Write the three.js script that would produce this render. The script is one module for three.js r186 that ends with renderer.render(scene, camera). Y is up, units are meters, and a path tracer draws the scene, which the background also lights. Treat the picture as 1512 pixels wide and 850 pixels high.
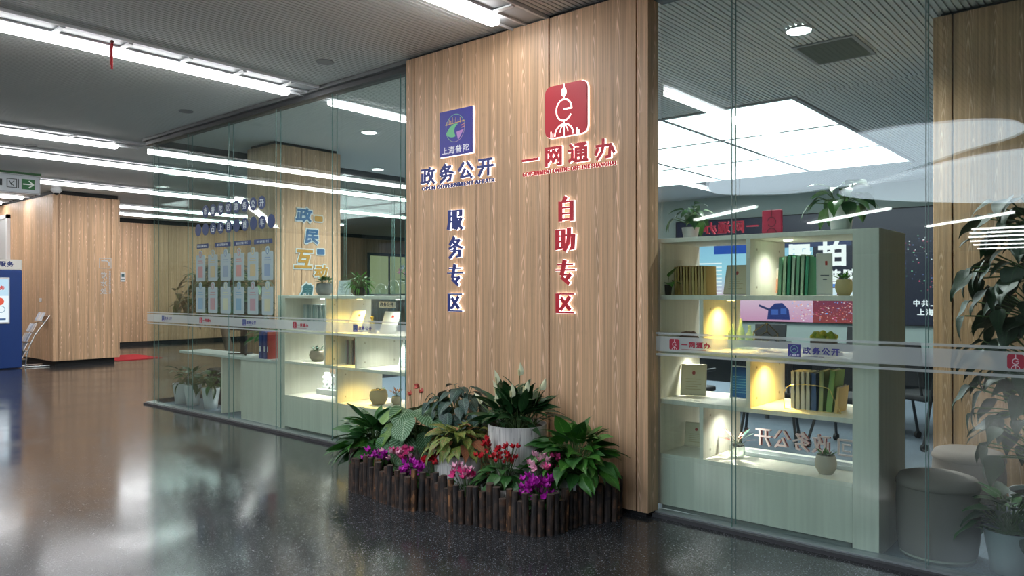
import * as THREE from 'three';
import { RoundedBoxGeometry } from 'three/addons/geometries/RoundedBoxGeometry.js';
import { TextGeometry } from 'three/addons/geometries/TextGeometry.js';
import { FontLoader } from 'three/addons/loaders/FontLoader.js';
import { mergeGeometries } from 'three/addons/utils/BufferGeometryUtils.js';
import { RectAreaLightUniformsLib } from 'three/addons/lights/RectAreaLightUniformsLib.js';

// ---------------------------------------------------------------- camera, exposure
// x runs along the glass front, z towards the lobby, y up; the front face of the timber sign wall is z = 0.
const scene = new THREE.Scene();
scene.background = new THREE.Color(0x000000);
const camera = new THREE.PerspectiveCamera(41.836, 1512 / 850, 0.05, 120);
camera.position.set(2.474, 1.45, 4.219);
camera.lookAt(2.474 - 0.651, 1.45, 4.219 - 0.759);
camera.setViewOffset(1512, 850, 0, -5, 1512, 850);
camera.updateProjectionMatrix();
const renderer = new THREE.WebGLRenderer({ antialias: true });
renderer.toneMapping = THREE.LinearToneMapping;
renderer.toneMappingExposure = 1.0;
renderer.shadowMap.enabled = true;
RectAreaLightUniformsLib.init();
const STRIP = 22, STRIPGLOW = 14, RAFT = 4.2, LUMI = 4.2, SPOT = 1.0;   // lamp levels

// ---------------------------------------------------------------- helpers
let seed = 7;
const rnd = () => { seed = (seed * 1664525 + 1013904223) >>> 0; return seed / 4294967296; };
const rr = (a, b) => a + (b - a) * rnd();
const taken = new Map();
const numbered = (n) => { const k = taken.get(n) || 0; taken.set(n, k + 1); return k ? n + '_' + String(k).padStart(3, '0') : n; };
const lin = (r, g, b) => new THREE.Color().setRGB(r, g, b);
const M = (color, roughness = 0.6, more = {}) => new THREE.MeshStandardMaterial({ color, roughness, ...more });
const MP = (color, roughness = 0.6, more = {}) => new THREE.MeshPhysicalMaterial({ color, roughness, ...more });
const glow = (color, k) => new THREE.MeshStandardMaterial({ color: 0xffffff, roughness: 0.6, emissive: color, emissiveIntensity: k });
// uv in metres from the position along the face's main axis
function uvm(g) {
  const p = g.attributes.position, n = g.attributes.normal, uv = new Float32Array(p.count * 2);
  for (let i = 0; i < p.count; i++) {
    const ax = Math.abs(n.getX(i)), ay = Math.abs(n.getY(i)), az = Math.abs(n.getZ(i));
    const [u, v] = ay > ax && ay > az ? [p.getX(i), p.getZ(i)] : ax > az ? [p.getZ(i), p.getY(i)] : [p.getX(i), p.getY(i)];
    uv[i * 2] = u; uv[i * 2 + 1] = v;
  }
  g.setAttribute('uv', new THREE.BufferAttribute(uv, 2));
  return g;
}
const at = (g, x, y, z) => { g.translate(x, y, z); return g; };
const box = (w, h, d, x = 0, y = 0, z = 0) => at(new THREE.BoxGeometry(w, h, d), x, y, z);
// box from corner to corner
const span = (x0, x1, y0, y1, z0, z1) => uvm(box(x1 - x0, y1 - y0, z1 - z0, (x0 + x1) / 2, (y0 + y1) / 2, (z0 + z1) / 2));
const rbox = (w, h, d, r = 0.006, s = 2) => new RoundedBoxGeometry(w, h, d, s, Math.min(r, w / 2.01, h / 2.01, d / 2.01));
const rspan = (x0, x1, y0, y1, z0, z1, r = 0.004) => uvm(at(rbox(x1 - x0, y1 - y0, z1 - z0, r, 1), (x0 + x1) / 2, (y0 + y1) / 2, (z0 + z1) / 2));
const V = (x, y, z) => new THREE.Vector3(x, y, z);
function rod(a, b, r, seg = 8, r2 = r) {
  const d = b.clone().sub(a), g = new THREE.CylinderGeometry(r2, r, d.length(), seg);
  g.applyQuaternion(new THREE.Quaternion().setFromUnitVectors(V(0, 1, 0), d.clone().normalize()));
  return at(g, ...a.clone().add(b).multiplyScalar(0.5).toArray());
}
const tube = (pts, r, n = 24, s = 6) => new THREE.TubeGeometry(new THREE.CatmullRomCurve3(pts), n, r, s);
const lathe = (pts, seg = 28) => new THREE.LatheGeometry(pts.map(([r, y]) => new THREE.Vector2(r, y)), seg);
const merge = (list) => list.length === 1 ? list[0] : mergeGeometries(list.map((g) => (g.index ? g.toNonIndexed() : g)), false);
function part(name, geo, mat, parent) {
  const m = new THREE.Mesh(Array.isArray(geo) ? merge(geo) : geo, mat); m.name = name; parent.add(m); return m;
}
function thing(name, label, category, [x, y, z] = [0, 0, 0], turn = 0, group) {
  const o = new THREE.Group(); o.name = numbered(name); o.position.set(x, y, z); o.rotation.y = turn;
  o.userData = { label, category }; if (group) o.userData.group = group;
  scene.add(o); return o;
}
function one(name, geo, mat, label, category, [x, y, z] = [0, 0, 0], turn = 0, group) {
  const m = part(numbered(name), geo, mat, scene); m.position.set(x, y, z); m.rotation.y = turn;
  m.userData = { label, category }; if (group) m.userData.group = group;
  return m;
}
function struct(name, label, geo, mat) {
  const o = geo ? part(numbered(name), geo, mat, scene) : new THREE.Group();
  if (!geo) { o.name = numbered(name); scene.add(o); }
  o.userData = { label, kind: 'structure', category: name.split('_')[0] };
  return o;
}
function canvasTex(w, h, draw, opt = {}) {
  const c = document.createElement('canvas'); c.width = w; c.height = h;
  draw(c.getContext('2d'), w, h);
  const t = new THREE.CanvasTexture(c); t.colorSpace = THREE.SRGBColorSpace;
  if (opt.repeat) { t.wrapS = t.wrapT = THREE.RepeatWrapping; t.repeat.set(...opt.repeat); }
  return t;
}
function dataTex(w, h, f, repeat, srgb = true) {
  const d = new Uint8Array(w * h * 4);
  for (let y = 0; y < h; y++) for (let x = 0; x < w; x++) { const c = f(x / w, y / h), i = (y * w + x) * 4; for (let k = 0; k < 3; k++) d[i + k] = Math.max(0, Math.min(255, c[k])); d[i + 3] = 255; }
  const t = new THREE.DataTexture(d, w, h); t.magFilter = THREE.LinearFilter; t.minFilter = THREE.LinearFilter;
  t.wrapS = t.wrapT = THREE.RepeatWrapping; if (repeat) t.repeat.set(...repeat); if (srgb) t.colorSpace = THREE.SRGBColorSpace; t.needsUpdate = true; return t;
}
// tiling value noise
const G = 256, lattice = Array.from({ length: G * G }, () => rnd());
function vn(x, y, px, py) {
  const xi = Math.floor(x), yi = Math.floor(y), fx = x - xi, fy = y - yi, s = (t) => t * t * (3 - 2 * t);
  const L = (i, j) => lattice[((((j % py) + py) % py) % G) * G + ((((i % px) + px) % px) % G)];
  const a = L(xi, yi), b = L(xi + 1, yi), c = L(xi, yi + 1), d = L(xi + 1, yi + 1), u = s(fx), v = s(fy);
  return a + (b - a) * u + (c - a) * v + (a - b - c + d) * u * v;
}

// ---------------------------------------------------------------- strokes of the written characters (100 x 100, y down)
const GL = {
  一: '8,50 92,50', 上: '50,8 50,88|50,42 82,42|6,88 94,88',
  政: '6,14 50,14|30,14 30,86|30,48 50,48|12,40 12,86|4,88 52,84|66,6 54,40|60,24 96,24|88,24 80,58 52,94|60,38 72,66 96,94',
  务: '42,4 14,36|36,16 76,16 58,36 10,54|30,22 56,40 94,52|20,64 80,64 76,90 60,92|48,50 44,72 12,96',
  公: '36,8 8,48|62,8 92,48|46,46 22,86 78,84|62,60 88,94', 开: '10,12 90,12|4,48 96,48|32,12 32,56 10,94|68,12 68,94',
  网: '12,94 12,10 88,10 88,92 74,92|26,26 48,74|48,26 22,76|54,26 78,74|78,26 50,76',
  通: '12,8 22,20|4,36 22,36 22,74 8,86|22,76 40,90 96,90|40,8 88,8 66,22|54,12 72,24|40,80 40,30 90,30 90,80 82,80|40,46 90,46|40,62 90,62|65,30 65,80',
  办: '10,34 78,34 74,88 58,90|42,6 42,34 36,62 12,94|14,48 4,72|86,46 96,70',
  服: '12,8 12,60 4,94|12,10 40,10 40,90 32,90|12,34 40,34|12,58 40,58|54,94 54,10 88,10 88,34 76,34|54,46 90,46 76,74 58,94|62,54 76,76 96,94',
  专: '14,20 86,20|4,42 96,42|48,4 34,62 76,62 52,84|34,72 68,96', 区: '92,10 10,10 10,90 94,90|72,24 26,78|30,30 74,76',
  自: '48,2 38,18|20,96 20,20 80,20 80,96|20,44 80,44|20,68 80,68|20,90 80,90',
  助: '12,86 12,12 42,12 42,82|12,36 42,36|12,58 42,58|4,88 50,80|52,34 92,34 88,88 76,90|70,6 70,34 66,64 48,94',
  海: '8,10 20,22|4,38 18,50|4,94 22,64|44,4 32,26|40,16 94,16|42,32 36,84 88,84|42,32 86,32 80,96 68,96|28,58 98,58|58,38 64,50|56,64 62,76',
  普: '32,4 38,14|66,4 60,14|10,18 90,18|38,18 38,48|62,18 62,48|20,26 28,42|80,26 72,42|4,48 96,48|24,56 24,96|24,58 76,58 76,96|24,76 76,76|24,94 76,94',
  陀: '10,6 10,96|10,8 34,8 24,34 36,56 24,66 14,62|68,2 70,14|44,30 44,16 96,16 92,30|54,34 54,86 92,86 94,70|86,40 56,60',
  民: '14,8 14,92 40,80|14,10 80,10 80,32 14,32|14,56 90,56|50,32 60,70 92,94', 互: '10,8 92,8|36,8 24,62 72,62|34,36 76,36 66,92|4,92 96,92',
  动: '10,18 46,18|4,42 52,42|28,44 10,82 46,76|38,58 50,88|56,32 94,32 90,88 78,90|72,6 72,34 66,66 50,94',
  角: '38,4 16,30|34,14 68,14 54,30|20,30 84,30 84,90 72,92|20,30 20,70 8,96|20,50 84,50|20,70 84,70|52,30 52,92',
  百: '4,10 96,10|50,10 42,30|18,30 82,30 82,96|18,30 18,96|18,60 82,60|18,90 82,90',
  姓: '26,4 12,56 44,92|40,28 30,66 4,94|2,30 46,30|60,10 52,38|54,30 94,30|56,58 92,58|46,90 98,90|74,6 74,90',
  饮: '24,4 8,32|20,18 40,18 36,30|22,36 22,88 40,76|62,4 50,40|58,24 94,24 88,40|72,36 66,66 46,94|72,50 96,94',
  水: '50,4 50,90 38,86|6,34 38,34 10,80|90,20 62,44|52,36 96,86', 处: '26,4 6,48|22,22 46,22 36,60 6,94|16,48 44,86 96,92|70,4 70,76|70,34 94,54',
  中: '14,26 86,26 86,62 14,62 14,26|50,4 50,96', 共: '32,6 32,62|68,6 68,62|10,28 90,28|4,62 96,62|36,72 12,94|64,72 90,94',
  市: '50,2 54,12|6,18 94,18|18,84 18,38 82,38 82,80 72,84|50,18 50,96',
  拍: '4,26 38,26|22,4 22,90 10,88|4,62 40,48|66,4 58,24|50,24 92,24 92,92|50,24 50,92|50,56 92,56|50,90 92,90',
  占: '50,6 50,48|50,26 86,26|20,50 80,50 80,94 20,94 20,50', 目: '20,6 80,6 80,94 20,94 20,6|20,34 80,34|20,62 80,62',
  首: '30,4 38,16|70,4 62,16|6,22 94,22|50,22 44,38|22,38 78,38 78,96 22,96 22,38|22,56 78,56|22,76 78,76', 车: '14,18 86,18|36,4 18,48 84,48|4,70 96,70|52,30 52,98',
};
const strokes = (ch) => GL[ch].split('|').map((s) => s.split(' ').map((p) => p.split(',').map(Number)));
// one character as solid strokes, x0..x1 by y0..y1 metres in the xy plane, z0..z1 thick; wh / wv: widths of level and upright strokes in hundredths
function glyph(ch, x0, x1, y0, y1, z0, z1, wh, wv, grow = 0, skew = 0) {
  const sx = (x1 - x0) / 100, sy = (y1 - y0) / 100, out = [];
  let k = 0;
  for (const line of strokes(ch)) for (let i = 0; i + 1 < line.length; i++) {
    const [ax, ay] = line[i], [bx, by] = line[i + 1];
    const A = [x0 + ax * sx + (100 - ay) * skew * sx, y1 - ay * sy], B = [x0 + bx * sx + (100 - by) * skew * sx, y1 - by * sy];
    const dx = B[0] - A[0], dy = B[1] - A[1], L = Math.hypot(dx, dy), a = Math.atan2(dy, dx), up = Math.abs(Math.sin(a));
    const w = (wh + (wv - wh) * up) * (sx + sy) / 2 + grow * 2;
    const g = new THREE.BoxGeometry(L + Math.min(w, wh * (sx + sy) / 2 + grow * 2) * 0.9, w, z1 - z0);
    g.rotateZ(a); g.translate((A[0] + B[0]) / 2, (A[1] + B[1]) / 2, (z0 + z1) / 2 + k++ * 0.00004);
    out.push(g);
  }
  return merge(out);
}
function drawGlyph(c, ch, x, y, w, h, lw) {
  c.lineWidth = lw; c.lineCap = 'square'; c.lineJoin = 'miter';
  for (const line of strokes(ch)) { c.beginPath(); line.forEach(([a, b], i) => c[i ? 'lineTo' : 'moveTo'](x + a * w / 100, y + b * h / 100)); c.stroke(); }
}
const drawWord = (c, word, x, y, w, h, lw, step = w * 1.12) => [...word].forEach((ch, i) => drawGlyph(c, ch, x + i * step, y, w, h, lw));

// ---------------------------------------------------------------- materials
function woodTex(base, amp, sw = 1.1, sh = 2.6) {
  const W = 1024, H = 1024;
  return dataTex(W, H, (u, v) => {
    const fine = vn(u * 180, v * 6, 180, 6) - 0.5, mid = vn(u * 46, v * 3, 46, 3) - 0.5, broad = vn(u * 9, v * 2, 9, 2) - 0.5;
    const bands = 7, bu = u * bands, bi = Math.floor(bu) % bands, off = [0.1, 0.63, 0.35, 0.85, 0.5, 0.22, 0.74][bi];
    const cx = (bu - Math.floor(bu)) - 0.5 + (vn(v * 5 + bi * 31, bi * 3, 256, 256) - 0.5) * 0.3;
    const wide = 0.08 + 0.26 * Math.pow(vn(v * 5 + bi * 17, 3, 256, 256), 2), reach = Math.max(0, 1 - Math.abs(cx) / wide);
    const q = Math.sin(Math.PI * 2 * (v * 15 * (0.7 + off * 0.6) + off + 60 * cx * cx * (1 + off) + 2.2 * vn(u * 30, v * 9, 30, 9)));
    const cath = reach > 0 ? Math.pow(Math.max(0, q), 2.2) * Math.min(1, reach * 1.6) : 0;
    const streak = Math.pow(vn(u * 120, v * 2.0, 120, 2), 3);
    const pore = vn(u * 400, v * 40, 400, 40) > 0.84 ? -0.5 : 0;
    const k = 1 + amp * (fine * 0.3 + mid * 0.2 + broad * 0.16 + cath * 0.34 + streak * 0.14 + pore * 0.16);
    return base.map((b, i) => b * k * (1 + (i === 2 ? 0.22 : i === 1 ? 0.08 : 0) * cath * amp));
  }, [1 / sw, 1 / sh]);
}
const woodMap = woodTex([201, 164, 129], 0.62);
const wood = M(0xffffff, 0.5, { map: woodMap });
const black = M(lin(0.012, 0.012, 0.013), 0.7);
const darkMetal = M(lin(0.09, 0.095, 0.1), 0.42, { metalness: 0.6 });
const whiteMetal = M(lin(0.72, 0.73, 0.74), 0.45);
const chrome = M(lin(0.7, 0.71, 0.72), 0.22, { metalness: 1 });
const greyPaint = M(lin(0.33, 0.34, 0.34), 0.7);
const floorMap = dataTex(1024, 1024, (u, v) => {
  const s = vn(u * 230, v * 230, 230, 230), t = vn(u * 170 + 13, v * 170 + 5, 170, 170), w = vn(u * 6, v * 6, 6, 6) - 0.5;
  let k = 50 + w * 9 + (vn(u * 90, v * 90, 90, 90) - 0.5) * 14;
  if (s > 0.86) k += 74; else if (s > 0.78) k += 26; if (t < 0.14) k -= 24;
  return [k * 0.98, k, k * 1.05];
}, [1 / 1.1, 1 / 1.1]);
const floorRough = dataTex(512, 512, (u, v) => { const k = 36 + (vn(u * 7, v * 7, 7, 7) - 0.5) * 16 + (vn(u * 40, v * 40, 40, 40) - 0.5) * 10; return [k, k, k]; }, [1 / 3.1, 1 / 3.1], false);
const terrazzo = MP(0xffffff, 1.0, { map: floorMap, roughnessMap: floorRough, ior: 1.5 });
const ceilingMat = M(lin(0.66, 0.68, 0.66), 0.75);
const laminate = M(0xffffff, 0.5, { map: dataTex(256, 512, (u, v) => { const k = 1 + 0.05 * (vn(u * 50, v * 3, 50, 3) - 0.5) + 0.04 * (vn(u * 12, v * 2, 12, 2) - 0.5); return [238 * k, 233 * k, 219 * k]; }, [1 / 0.6, 1 / 1.2]) });
const glassMat = MP(lin(0.85, 0.918, 0.9), 0.0, { transmission: 1, thickness: 0, ior: 1.62 });
const glassEdge = MP(lin(0.14, 0.25, 0.23), 0.2, { ior: 1.5 });
const film = M(lin(0.62, 0.68, 0.67), 0.8, { transparent: true, opacity: 0.62 });
const tubeGlow = glow(0xffffff, STRIPGLOW);

// ---------------------------------------------------------------- floor, ceiling, walls
const H = 3.41;
struct('floor', 'polished dark grey terrazzo lobby floor with fine specks', span(-20, 9, -0.2, 0, -0.2, 38), terrazzo);
struct('floor', 'polished dark terrazzo floor of the far corridor', span(-20, -7.44, -0.2, 0, -15, -0.2), terrazzo);
struct('floor', 'blue grey carpet tiles of the office behind glass', span(-7.44, 7, -0.2, 0.004, -10.5, -0.2),
  M(0xffffff, 0.95, { map: dataTex(256, 256, (u, v) => { const k = 1 + 0.3 * (vn(u * 128, v * 128, 128, 128) - 0.5); return [112 * k, 124 * k, 136 * k]; }, [2, 2]) }));
// ribbed metal ceiling: ribs run along z
function ribbed(x0, x1, z0, z1, y = H, pitch = 0.042) {
  const pos = [], quad = (a, b, c, d) => pos.push(...a, ...b, ...c, ...a, ...c, ...d), g = 0.013, dp = 0.013;
  for (let x = x0; x < x1 - 1e-6; x += pitch) {
    const e = Math.min(x1, x + pitch), m = e - g;
    quad([x, y, z0], [m, y, z0], [m, y, z1], [x, y, z1]);
    quad([m, y, z0], [m, y + dp, z0], [m, y + dp, z1], [m, y, z1]);
    quad([m, y + dp, z0], [e, y + dp, z0], [e, y + dp, z1], [m, y + dp, z1]);
    quad([e, y + dp, z0], [e, y, z0], [e, y, z1], [e, y + dp, z1]);
  }
  const o = new THREE.BufferGeometry(); o.setAttribute('position', new THREE.Float32BufferAttribute(pos, 3)); o.computeVertexNormals();
  const top = box(x1 - x0, 0.1, z1 - z0, (x0 + x1) / 2, y + dp + 0.055, (z0 + z1) / 2).toNonIndexed(); top.deleteAttribute('uv');
  return mergeGeometries([o, top]);
}
struct('ceiling', 'grey ribbed metal ceiling over the lobby', ribbed(-20, 9, -0.06, 38), ceilingMat);
struct('ceiling', 'grey ribbed metal ceiling over the far corridor', ribbed(-20, -7.48, -15, -0.06), ceilingMat);
struct('ceiling', 'grey ribbed metal ceiling inside the glazed office', [ribbed(-7.44, 7, -3.36, -0.1), ribbed(-0.28, 7, -10.5, -3.36), ribbed(-7.44, -4.84, -8.3, -3.36), ribbed(-7.44, -0.28, -10.5, -8.3)], ceilingMat);
const plaster = M(lin(0.5, 0.52, 0.5), 0.8);
struct('wall_back', 'pale grey green rear wall of the office', span(-7.5, 7, 0, H, -10.7, -10.5), M(lin(0.42, 0.5, 0.47), 0.8));
struct('wall_right', 'pale end wall of the office', span(6.9, 7.1, 0, H, -10.6, -0.1), plaster);
struct('wall_lobby_right', 'pale end wall of the lobby', span(9, 9.2, 0, H, -0.2, 38), greyPaint);
struct('wall_lobby_rear', 'grey rear wall of the lobby', span(-20, 9, 0, H, 38, 38.2), M(lin(0.2, 0.19, 0.18), 0.8));
struct('wall_corridor_rear', 'pale rear wall of the corridor', span(-20, -7.44, 0, H, -15.2, -15), plaster);
struct('wall_corridor_side', 'grey wall between office and corridor', span(-7.5, -7.4, 0, H, -15, -5.2), wood);
{ // far timber wall, panel by panel
  const w = struct('wall_left', 'far timber panelled wall beyond the red carpet');
  part('backing', span(-18.72, -18.45, 0, H, -15, 12), black, w);
  const s = [-15, -13.8, -12.4, -11, -9.6, -8.2, -6.8, -5.46, -4.75, -3.9, -2.6];
  for (let i = 0; i + 1 < s.length; i++) {
    part('panel', rspan(-18.45, -18.42, 0.1, H - 0.12, s[i] + 0.005, s[i + 1] - 0.005), wood, w);
  }
  part('panel', rspan(-18.45, -18.42, 0.1, H - 0.12, -2.59, 12), wood, w);
  part('skirting', span(-18.45, -18.435, 0, 0.1, -15, 12), black, w);
  const d = struct('baseboard_left', 'dark skirting along the far timber wall', span(-18.43, -18.41, 0, 0.06, -15, 12), black);
}
{ // corner pier by the kiosk
  const w = struct('wall_pier', 'timber clad corner pier beside the brochure rack');
  part('core', span(-20, -13.74, 0.1, H, -2.25, -1.08), black, w);
  part('panel', rspan(-13.74, -13.70, 0.1, 3.33, -1.14, -1.04), wood, w);
  part('panel', rspan(-13.74, -13.70, 0.1, 3.33, -2.10, -1.148), wood, w);
  part('panel', rspan(-13.74, -13.70, 0.1, 3.33, -2.27, -2.108), wood, w);
  part('panel', rspan(-15.4, -13.742, 0.1, 3.33, -1.08, -1.04), wood, w);
  part('panel', rspan(-17.5, -15.408, 0.1, 3.33, -1.08, -1.04), wood, w);
  part('plinth', span(-20, -13.78, 0, 0.1, -2.2, -1.1), black, w);
}

// ---------------------------------------------------------------- timber sign wall
{
  const w = struct('wall_front', 'timber panelled sign wall carrying the lit lettering');
  part('core', span(-2.29, -0.03, 0.06, H - 0.03, -0.15, -0.022), black, w);
  const s = [-2.315, -2.214, -1.51, -0.799, -0.085, 0.0], gap = [0, 0.011, 0.004, 0.011, 0.011, 0];
  for (let i = 0; i < 5; i++) part('panel', rspan(s[i] + gap[i] / 2, s[i + 1] - gap[i + 1] / 2, 0.03, 3.385, -0.022, 0, 0.002), wood, w);
  part('side_panel', rspan(-0.022, 0, 0.03, 3.385, -0.13, -0.0225, 0.002), wood, w);
  part('side_panel', rspan(-2.315, -2.293, 0.03, 3.385, -0.13, -0.0225, 0.002), wood, w);
  part('plinth', span(-2.28, -0.03, 0, 0.06, -0.15, -0.03), black, w);
  part('head_shadow_gap', span(-2.3, -0.02, 3.38, H, -0.15, -0.03), black, w);
}

// ---------------------------------------------------------------- glazed partitions (double skin)
const GZ = [-0.10, -0.155];
const tidy = (seams, z, y0, y1, w, axis) => {
  for (let i = 0; i + 1 < seams.length; i++) {
    const a = seams[i] + 0.002, b = seams[i + 1] - 0.002, g = new THREE.PlaneGeometry(b - a, y1 - y0);
    if (axis) { g.rotateY(Math.PI / 2); at(g, z, (y0 + y1) / 2, (a + b) / 2); } else at(g, (a + b) / 2, (y0 + y1) / 2, z);
    part('pane', uvm(g), glassMat, w);
    if (i) part('joint', axis ? span(z - 0.004, z + 0.004, y0, y1, a - 0.004, a) : span(a - 0.004, a, y0, y1, z - 0.004, z + 0.004), glassEdge, w);
  }
};
function partition(name, label, x0, x1, seams) {
  const w = struct(name, label);
  for (const z of GZ) tidy(seams, z, 0.03, 3.33, w);
  part('head_rail', span(x0, x1, 3.33, H, -0.18, -0.075), M(lin(0.06, 0.065, 0.07), 0.45), w);
  part('head_trim', span(x0, x1, 3.375, H, -0.075, -0.03), M(lin(0.16, 0.165, 0.17), 0.5), w);
  part('sill_rail', span(x0, x1, 0, 0.03, -0.18, -0.085), M(lin(0.3, 0.33, 0.34), 0.35, { metalness: 0.5 }), w);
  part('kick_strip', span(x0, x1, 0, 0.022, -0.085, -0.05), M(lin(0.05, 0.05, 0.055), 0.5), w);
  const fz = -0.0985;
  const band = (y0, y1) => part('frosted_band', uvm(at(new THREE.PlaneGeometry(x1 - x0, y1 - y0), (x0 + x1) / 2, (y0 + y1) / 2, fz)), film, w);
  band(1.065, 1.16); band(1.172, 1.186); band(1.035, 1.05);
  return w;
}
partition('window_1', 'left glazed partition with frosted band and lettering', -7.44, -2.315, [-7.44, -7.24, -6.34, -5.39, -4.44, -3.48, -2.50, -2.316]);
partition('window_2', 'right glazed partition with frosted band and small logos', 0.001, 6.9, [0.002, 0.52, 1.57, 2.55, 3.5, 4.45, 5.4, 6.899]);
{ // return at the left corner
  const w = struct('window_3', 'side glass return at the far corner of the office');
  for (const x of [-7.44, -7.385]) tidy([-5.2, -4.2, -3.2, -2.2, -1.2, -0.17], x, 0.03, 3.33, w, true);
  part('head_rail', span(-7.46, -7.36, 3.33, H, -5.2, -0.181), M(lin(0.06, 0.065, 0.07), 0.45), w);
  part('sill_rail', span(-7.46, -7.36, 0, 0.03, -5.2, -0.181), M(lin(0.3, 0.33, 0.34), 0.35, { metalness: 0.5 }), w);
  part('kick_strip', span(-7.355, -7.345, 0, 0.06, -5.2, -0.185), M(lin(0.05, 0.05, 0.055), 0.5), w);
}

// ---------------------------------------------------------------- strip lights
function area(x, y, z, w, l, k, color = 0xffffff) {
  const a = new THREE.RectAreaLight(color, k, w, l); a.position.set(x, y, z); a.lookAt(x, y - 1, z); scene.add(a); return a;
}
function strip(x, z0, z1, label, o = {}) {
  const y = o.y ?? H, t = thing('strip_light', label, 'strip light', [x, 0, 0], 0, o.group ?? 'long ceiling strip lights');
  part('tube', at(rbox(0.085, 0.05, z1 - z0, 0.012), 0, y - 0.055, (z0 + z1) / 2), tubeGlow, t);
  part('housing', span(-0.06, 0.25, y - 0.014, y - 0.002, z0 - 0.3, z1 + 0.1), M(lin(0.42, 0.44, 0.46), 0.5), t);
  part('tube_tray', span(-0.055, -0.045, y - 0.04, y - 0.02, z0 - 0.3, z1 + 0.1), whiteMetal, t);
  part('edge_rail', span(0.25, 0.272, y - 0.024, y - 0.002, z0 - 0.3, z1 + 0.1), whiteMetal, t);
  part('edge_rail', span(0.066, 0.084, y - 0.03, y - 0.0145, z0 - 0.3, z1 + 0.1), whiteMetal, t);
  if (!o.plain) for (let z = z0 + 0.11; z < Math.min(z1, 6); z += 0.482) part('cross_bar', span(0.082, 0.255, y - 0.034, y - 0.022, z - 0.018, z + 0.018), whiteMetal, t);
  const L = z1 - z0, n = Math.max(1, Math.round(L / 6));
  for (let i = 0; i < n; i++) area(x, y - 0.084, z0 + (i + 0.5) * L / n, 0.08, L / n - 0.02, o.k ?? STRIP);
  return t;
}
strip(-1.09, 0.24, 9.0, 'ceiling strip light ending above the timber sign wall');
strip(-3.86, 0.14, 9.0, 'long ceiling strip light with a red ribbon hanging from it');
strip(-7.96, 0.07, 6.0, 'ceiling strip light that stops short of the glass corner');
strip(-9.48, -9.0, 6.0, 'ceiling strip light running on past the glass corner into the corridor', { plain: true });
strip(-12.3, -9.0, 3.0, 'ceiling strip light in front of the timber pier', { plain: true });
strip(-15.25, -9.0, -2.6, 'short ceiling strip light between the pier and the far timber wall', { plain: true });
strip(-16.9, -9.0, -2.6, 'ceiling strip light nearest the far timber wall', { plain: true });
strip(-15.1, -0.95, 3.0, 'ceiling strip light grazing the front of the timber pier', { plain: true });
strip(-16.5, -0.95, 3.0, 'ceiling strip light over the white door frame behind the kiosk', { plain: true });
{
  const r = thing('red_ribbon', 'red ribbon tied to the ceiling strip light rail', 'ribbon', [-3.62, 3.385, 1.83]);
  part('knot', at(new THREE.SphereGeometry(0.014, 10, 8), 0, -0.02, 0), M(lin(0.12, 0.02, 0.02), 0.7), r);
  part('tail', [rod(V(0, -0.02, 0), V(-0.004, -0.23, 0), 0.009, 6, 0.009).scale(0.5, 1, 1), at(box(0.003, 0.16, 0.016), -0.004, -0.12, 0.006)], M(lin(0.7, 0.03, 0.04), 0.6), r);
}
// oval light rafts of the lobby behind the camera: the glass front mirrors them
function raft(label, pts, y) {
  const sh = new THREE.Shape(new THREE.SplineCurve([...pts, pts[0]].map(([a, b]) => new THREE.Vector2(a, -b))).getPoints(60));
  const g = new THREE.ExtrudeGeometry(sh, { depth: 0.06, bevelEnabled: false }); g.rotateX(-Math.PI / 2);
  const t = thing('light_raft', label, 'ceiling light', [0, y, 0], 0, 'oval light rafts behind the viewpoint');
  part('diffuser', g, glow(lin(0.8, 0.92, 1.05), RAFT), t);
  const rim = at(g.clone(), 0, 0.062, 0); part('rim', rim, whiteMetal, t);
  const xs = pts.map((p) => p[0]), zs = pts.map((p) => p[1]);
  for (const k of [0.2, 0.8]) { const hx = xs[0] + (xs[5] - xs[0]) * k, hz = zs[0] + (zs[5] - zs[0]) * k; part('hanger', rod(V(hx, 0.1, hz), V(hx, H - y, hz), 0.004), chrome, t); }
  return t;
}
raft('long oval light raft nearest the sign wall', [[1.5, 4.3], [1.42, 3.95], [1.18, 3.72], [0.9, 3.64], [0.3, 3.62], [-0.9, 4.2], [-2.4, 5.6], [-2.84, 6.77], [-2.23, 7.4], [-1.6, 7.42], [-0.47, 6.77], [0.75, 5.22], [1.28, 4.66]], 3.0);
raft('long oval light raft further from the sign wall', [[-1.42, 8.2], [-0.96, 7.58], [0.55, 6.09], [1.35, 5.74], [2.4, 5.8], [3.4, 6.8], [3.2, 8.6], [2.2, 10.4], [0.72, 11.35], [-0.58, 10.1], [-1.25, 8.95]], 3.0);
// linear ceiling lamps behind the camera, mirrored in the glass front
function linearLamp(a, b, label, group) {
  const y = H - 0.035, A = V(a[0], y, a[1]), B = V(b[0], y, b[1]), L = A.distanceTo(B);
  const t = thing('linear_lamp', label, 'ceiling lamp', A.clone().add(B).multiplyScalar(0.5).toArray(), -Math.atan2(B.z - A.z, B.x - A.x), group);
  part('diffuser', rbox(L, 0.05, 0.085, 0.01), tubeGlow, t);
  part('spine', box(L, 0.012, 0.09, 0, 0.029, 0), whiteMetal, t);
  const r = new THREE.RectAreaLight(0xffffff, STRIP * 0.5, L, 0.08); r.position.set(t.position.x, y - 0.03, t.position.z); r.rotation.set(-Math.PI / 2, 0, t.rotation.y); scene.add(r);
}
linearLamp([-6.96, 14.1], [-4.46, 12.1], 'slanting linear ceiling lamp behind the viewpoint, closest to the sign wall', 'slanting ceiling lamps mirrored in the glass');
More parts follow.
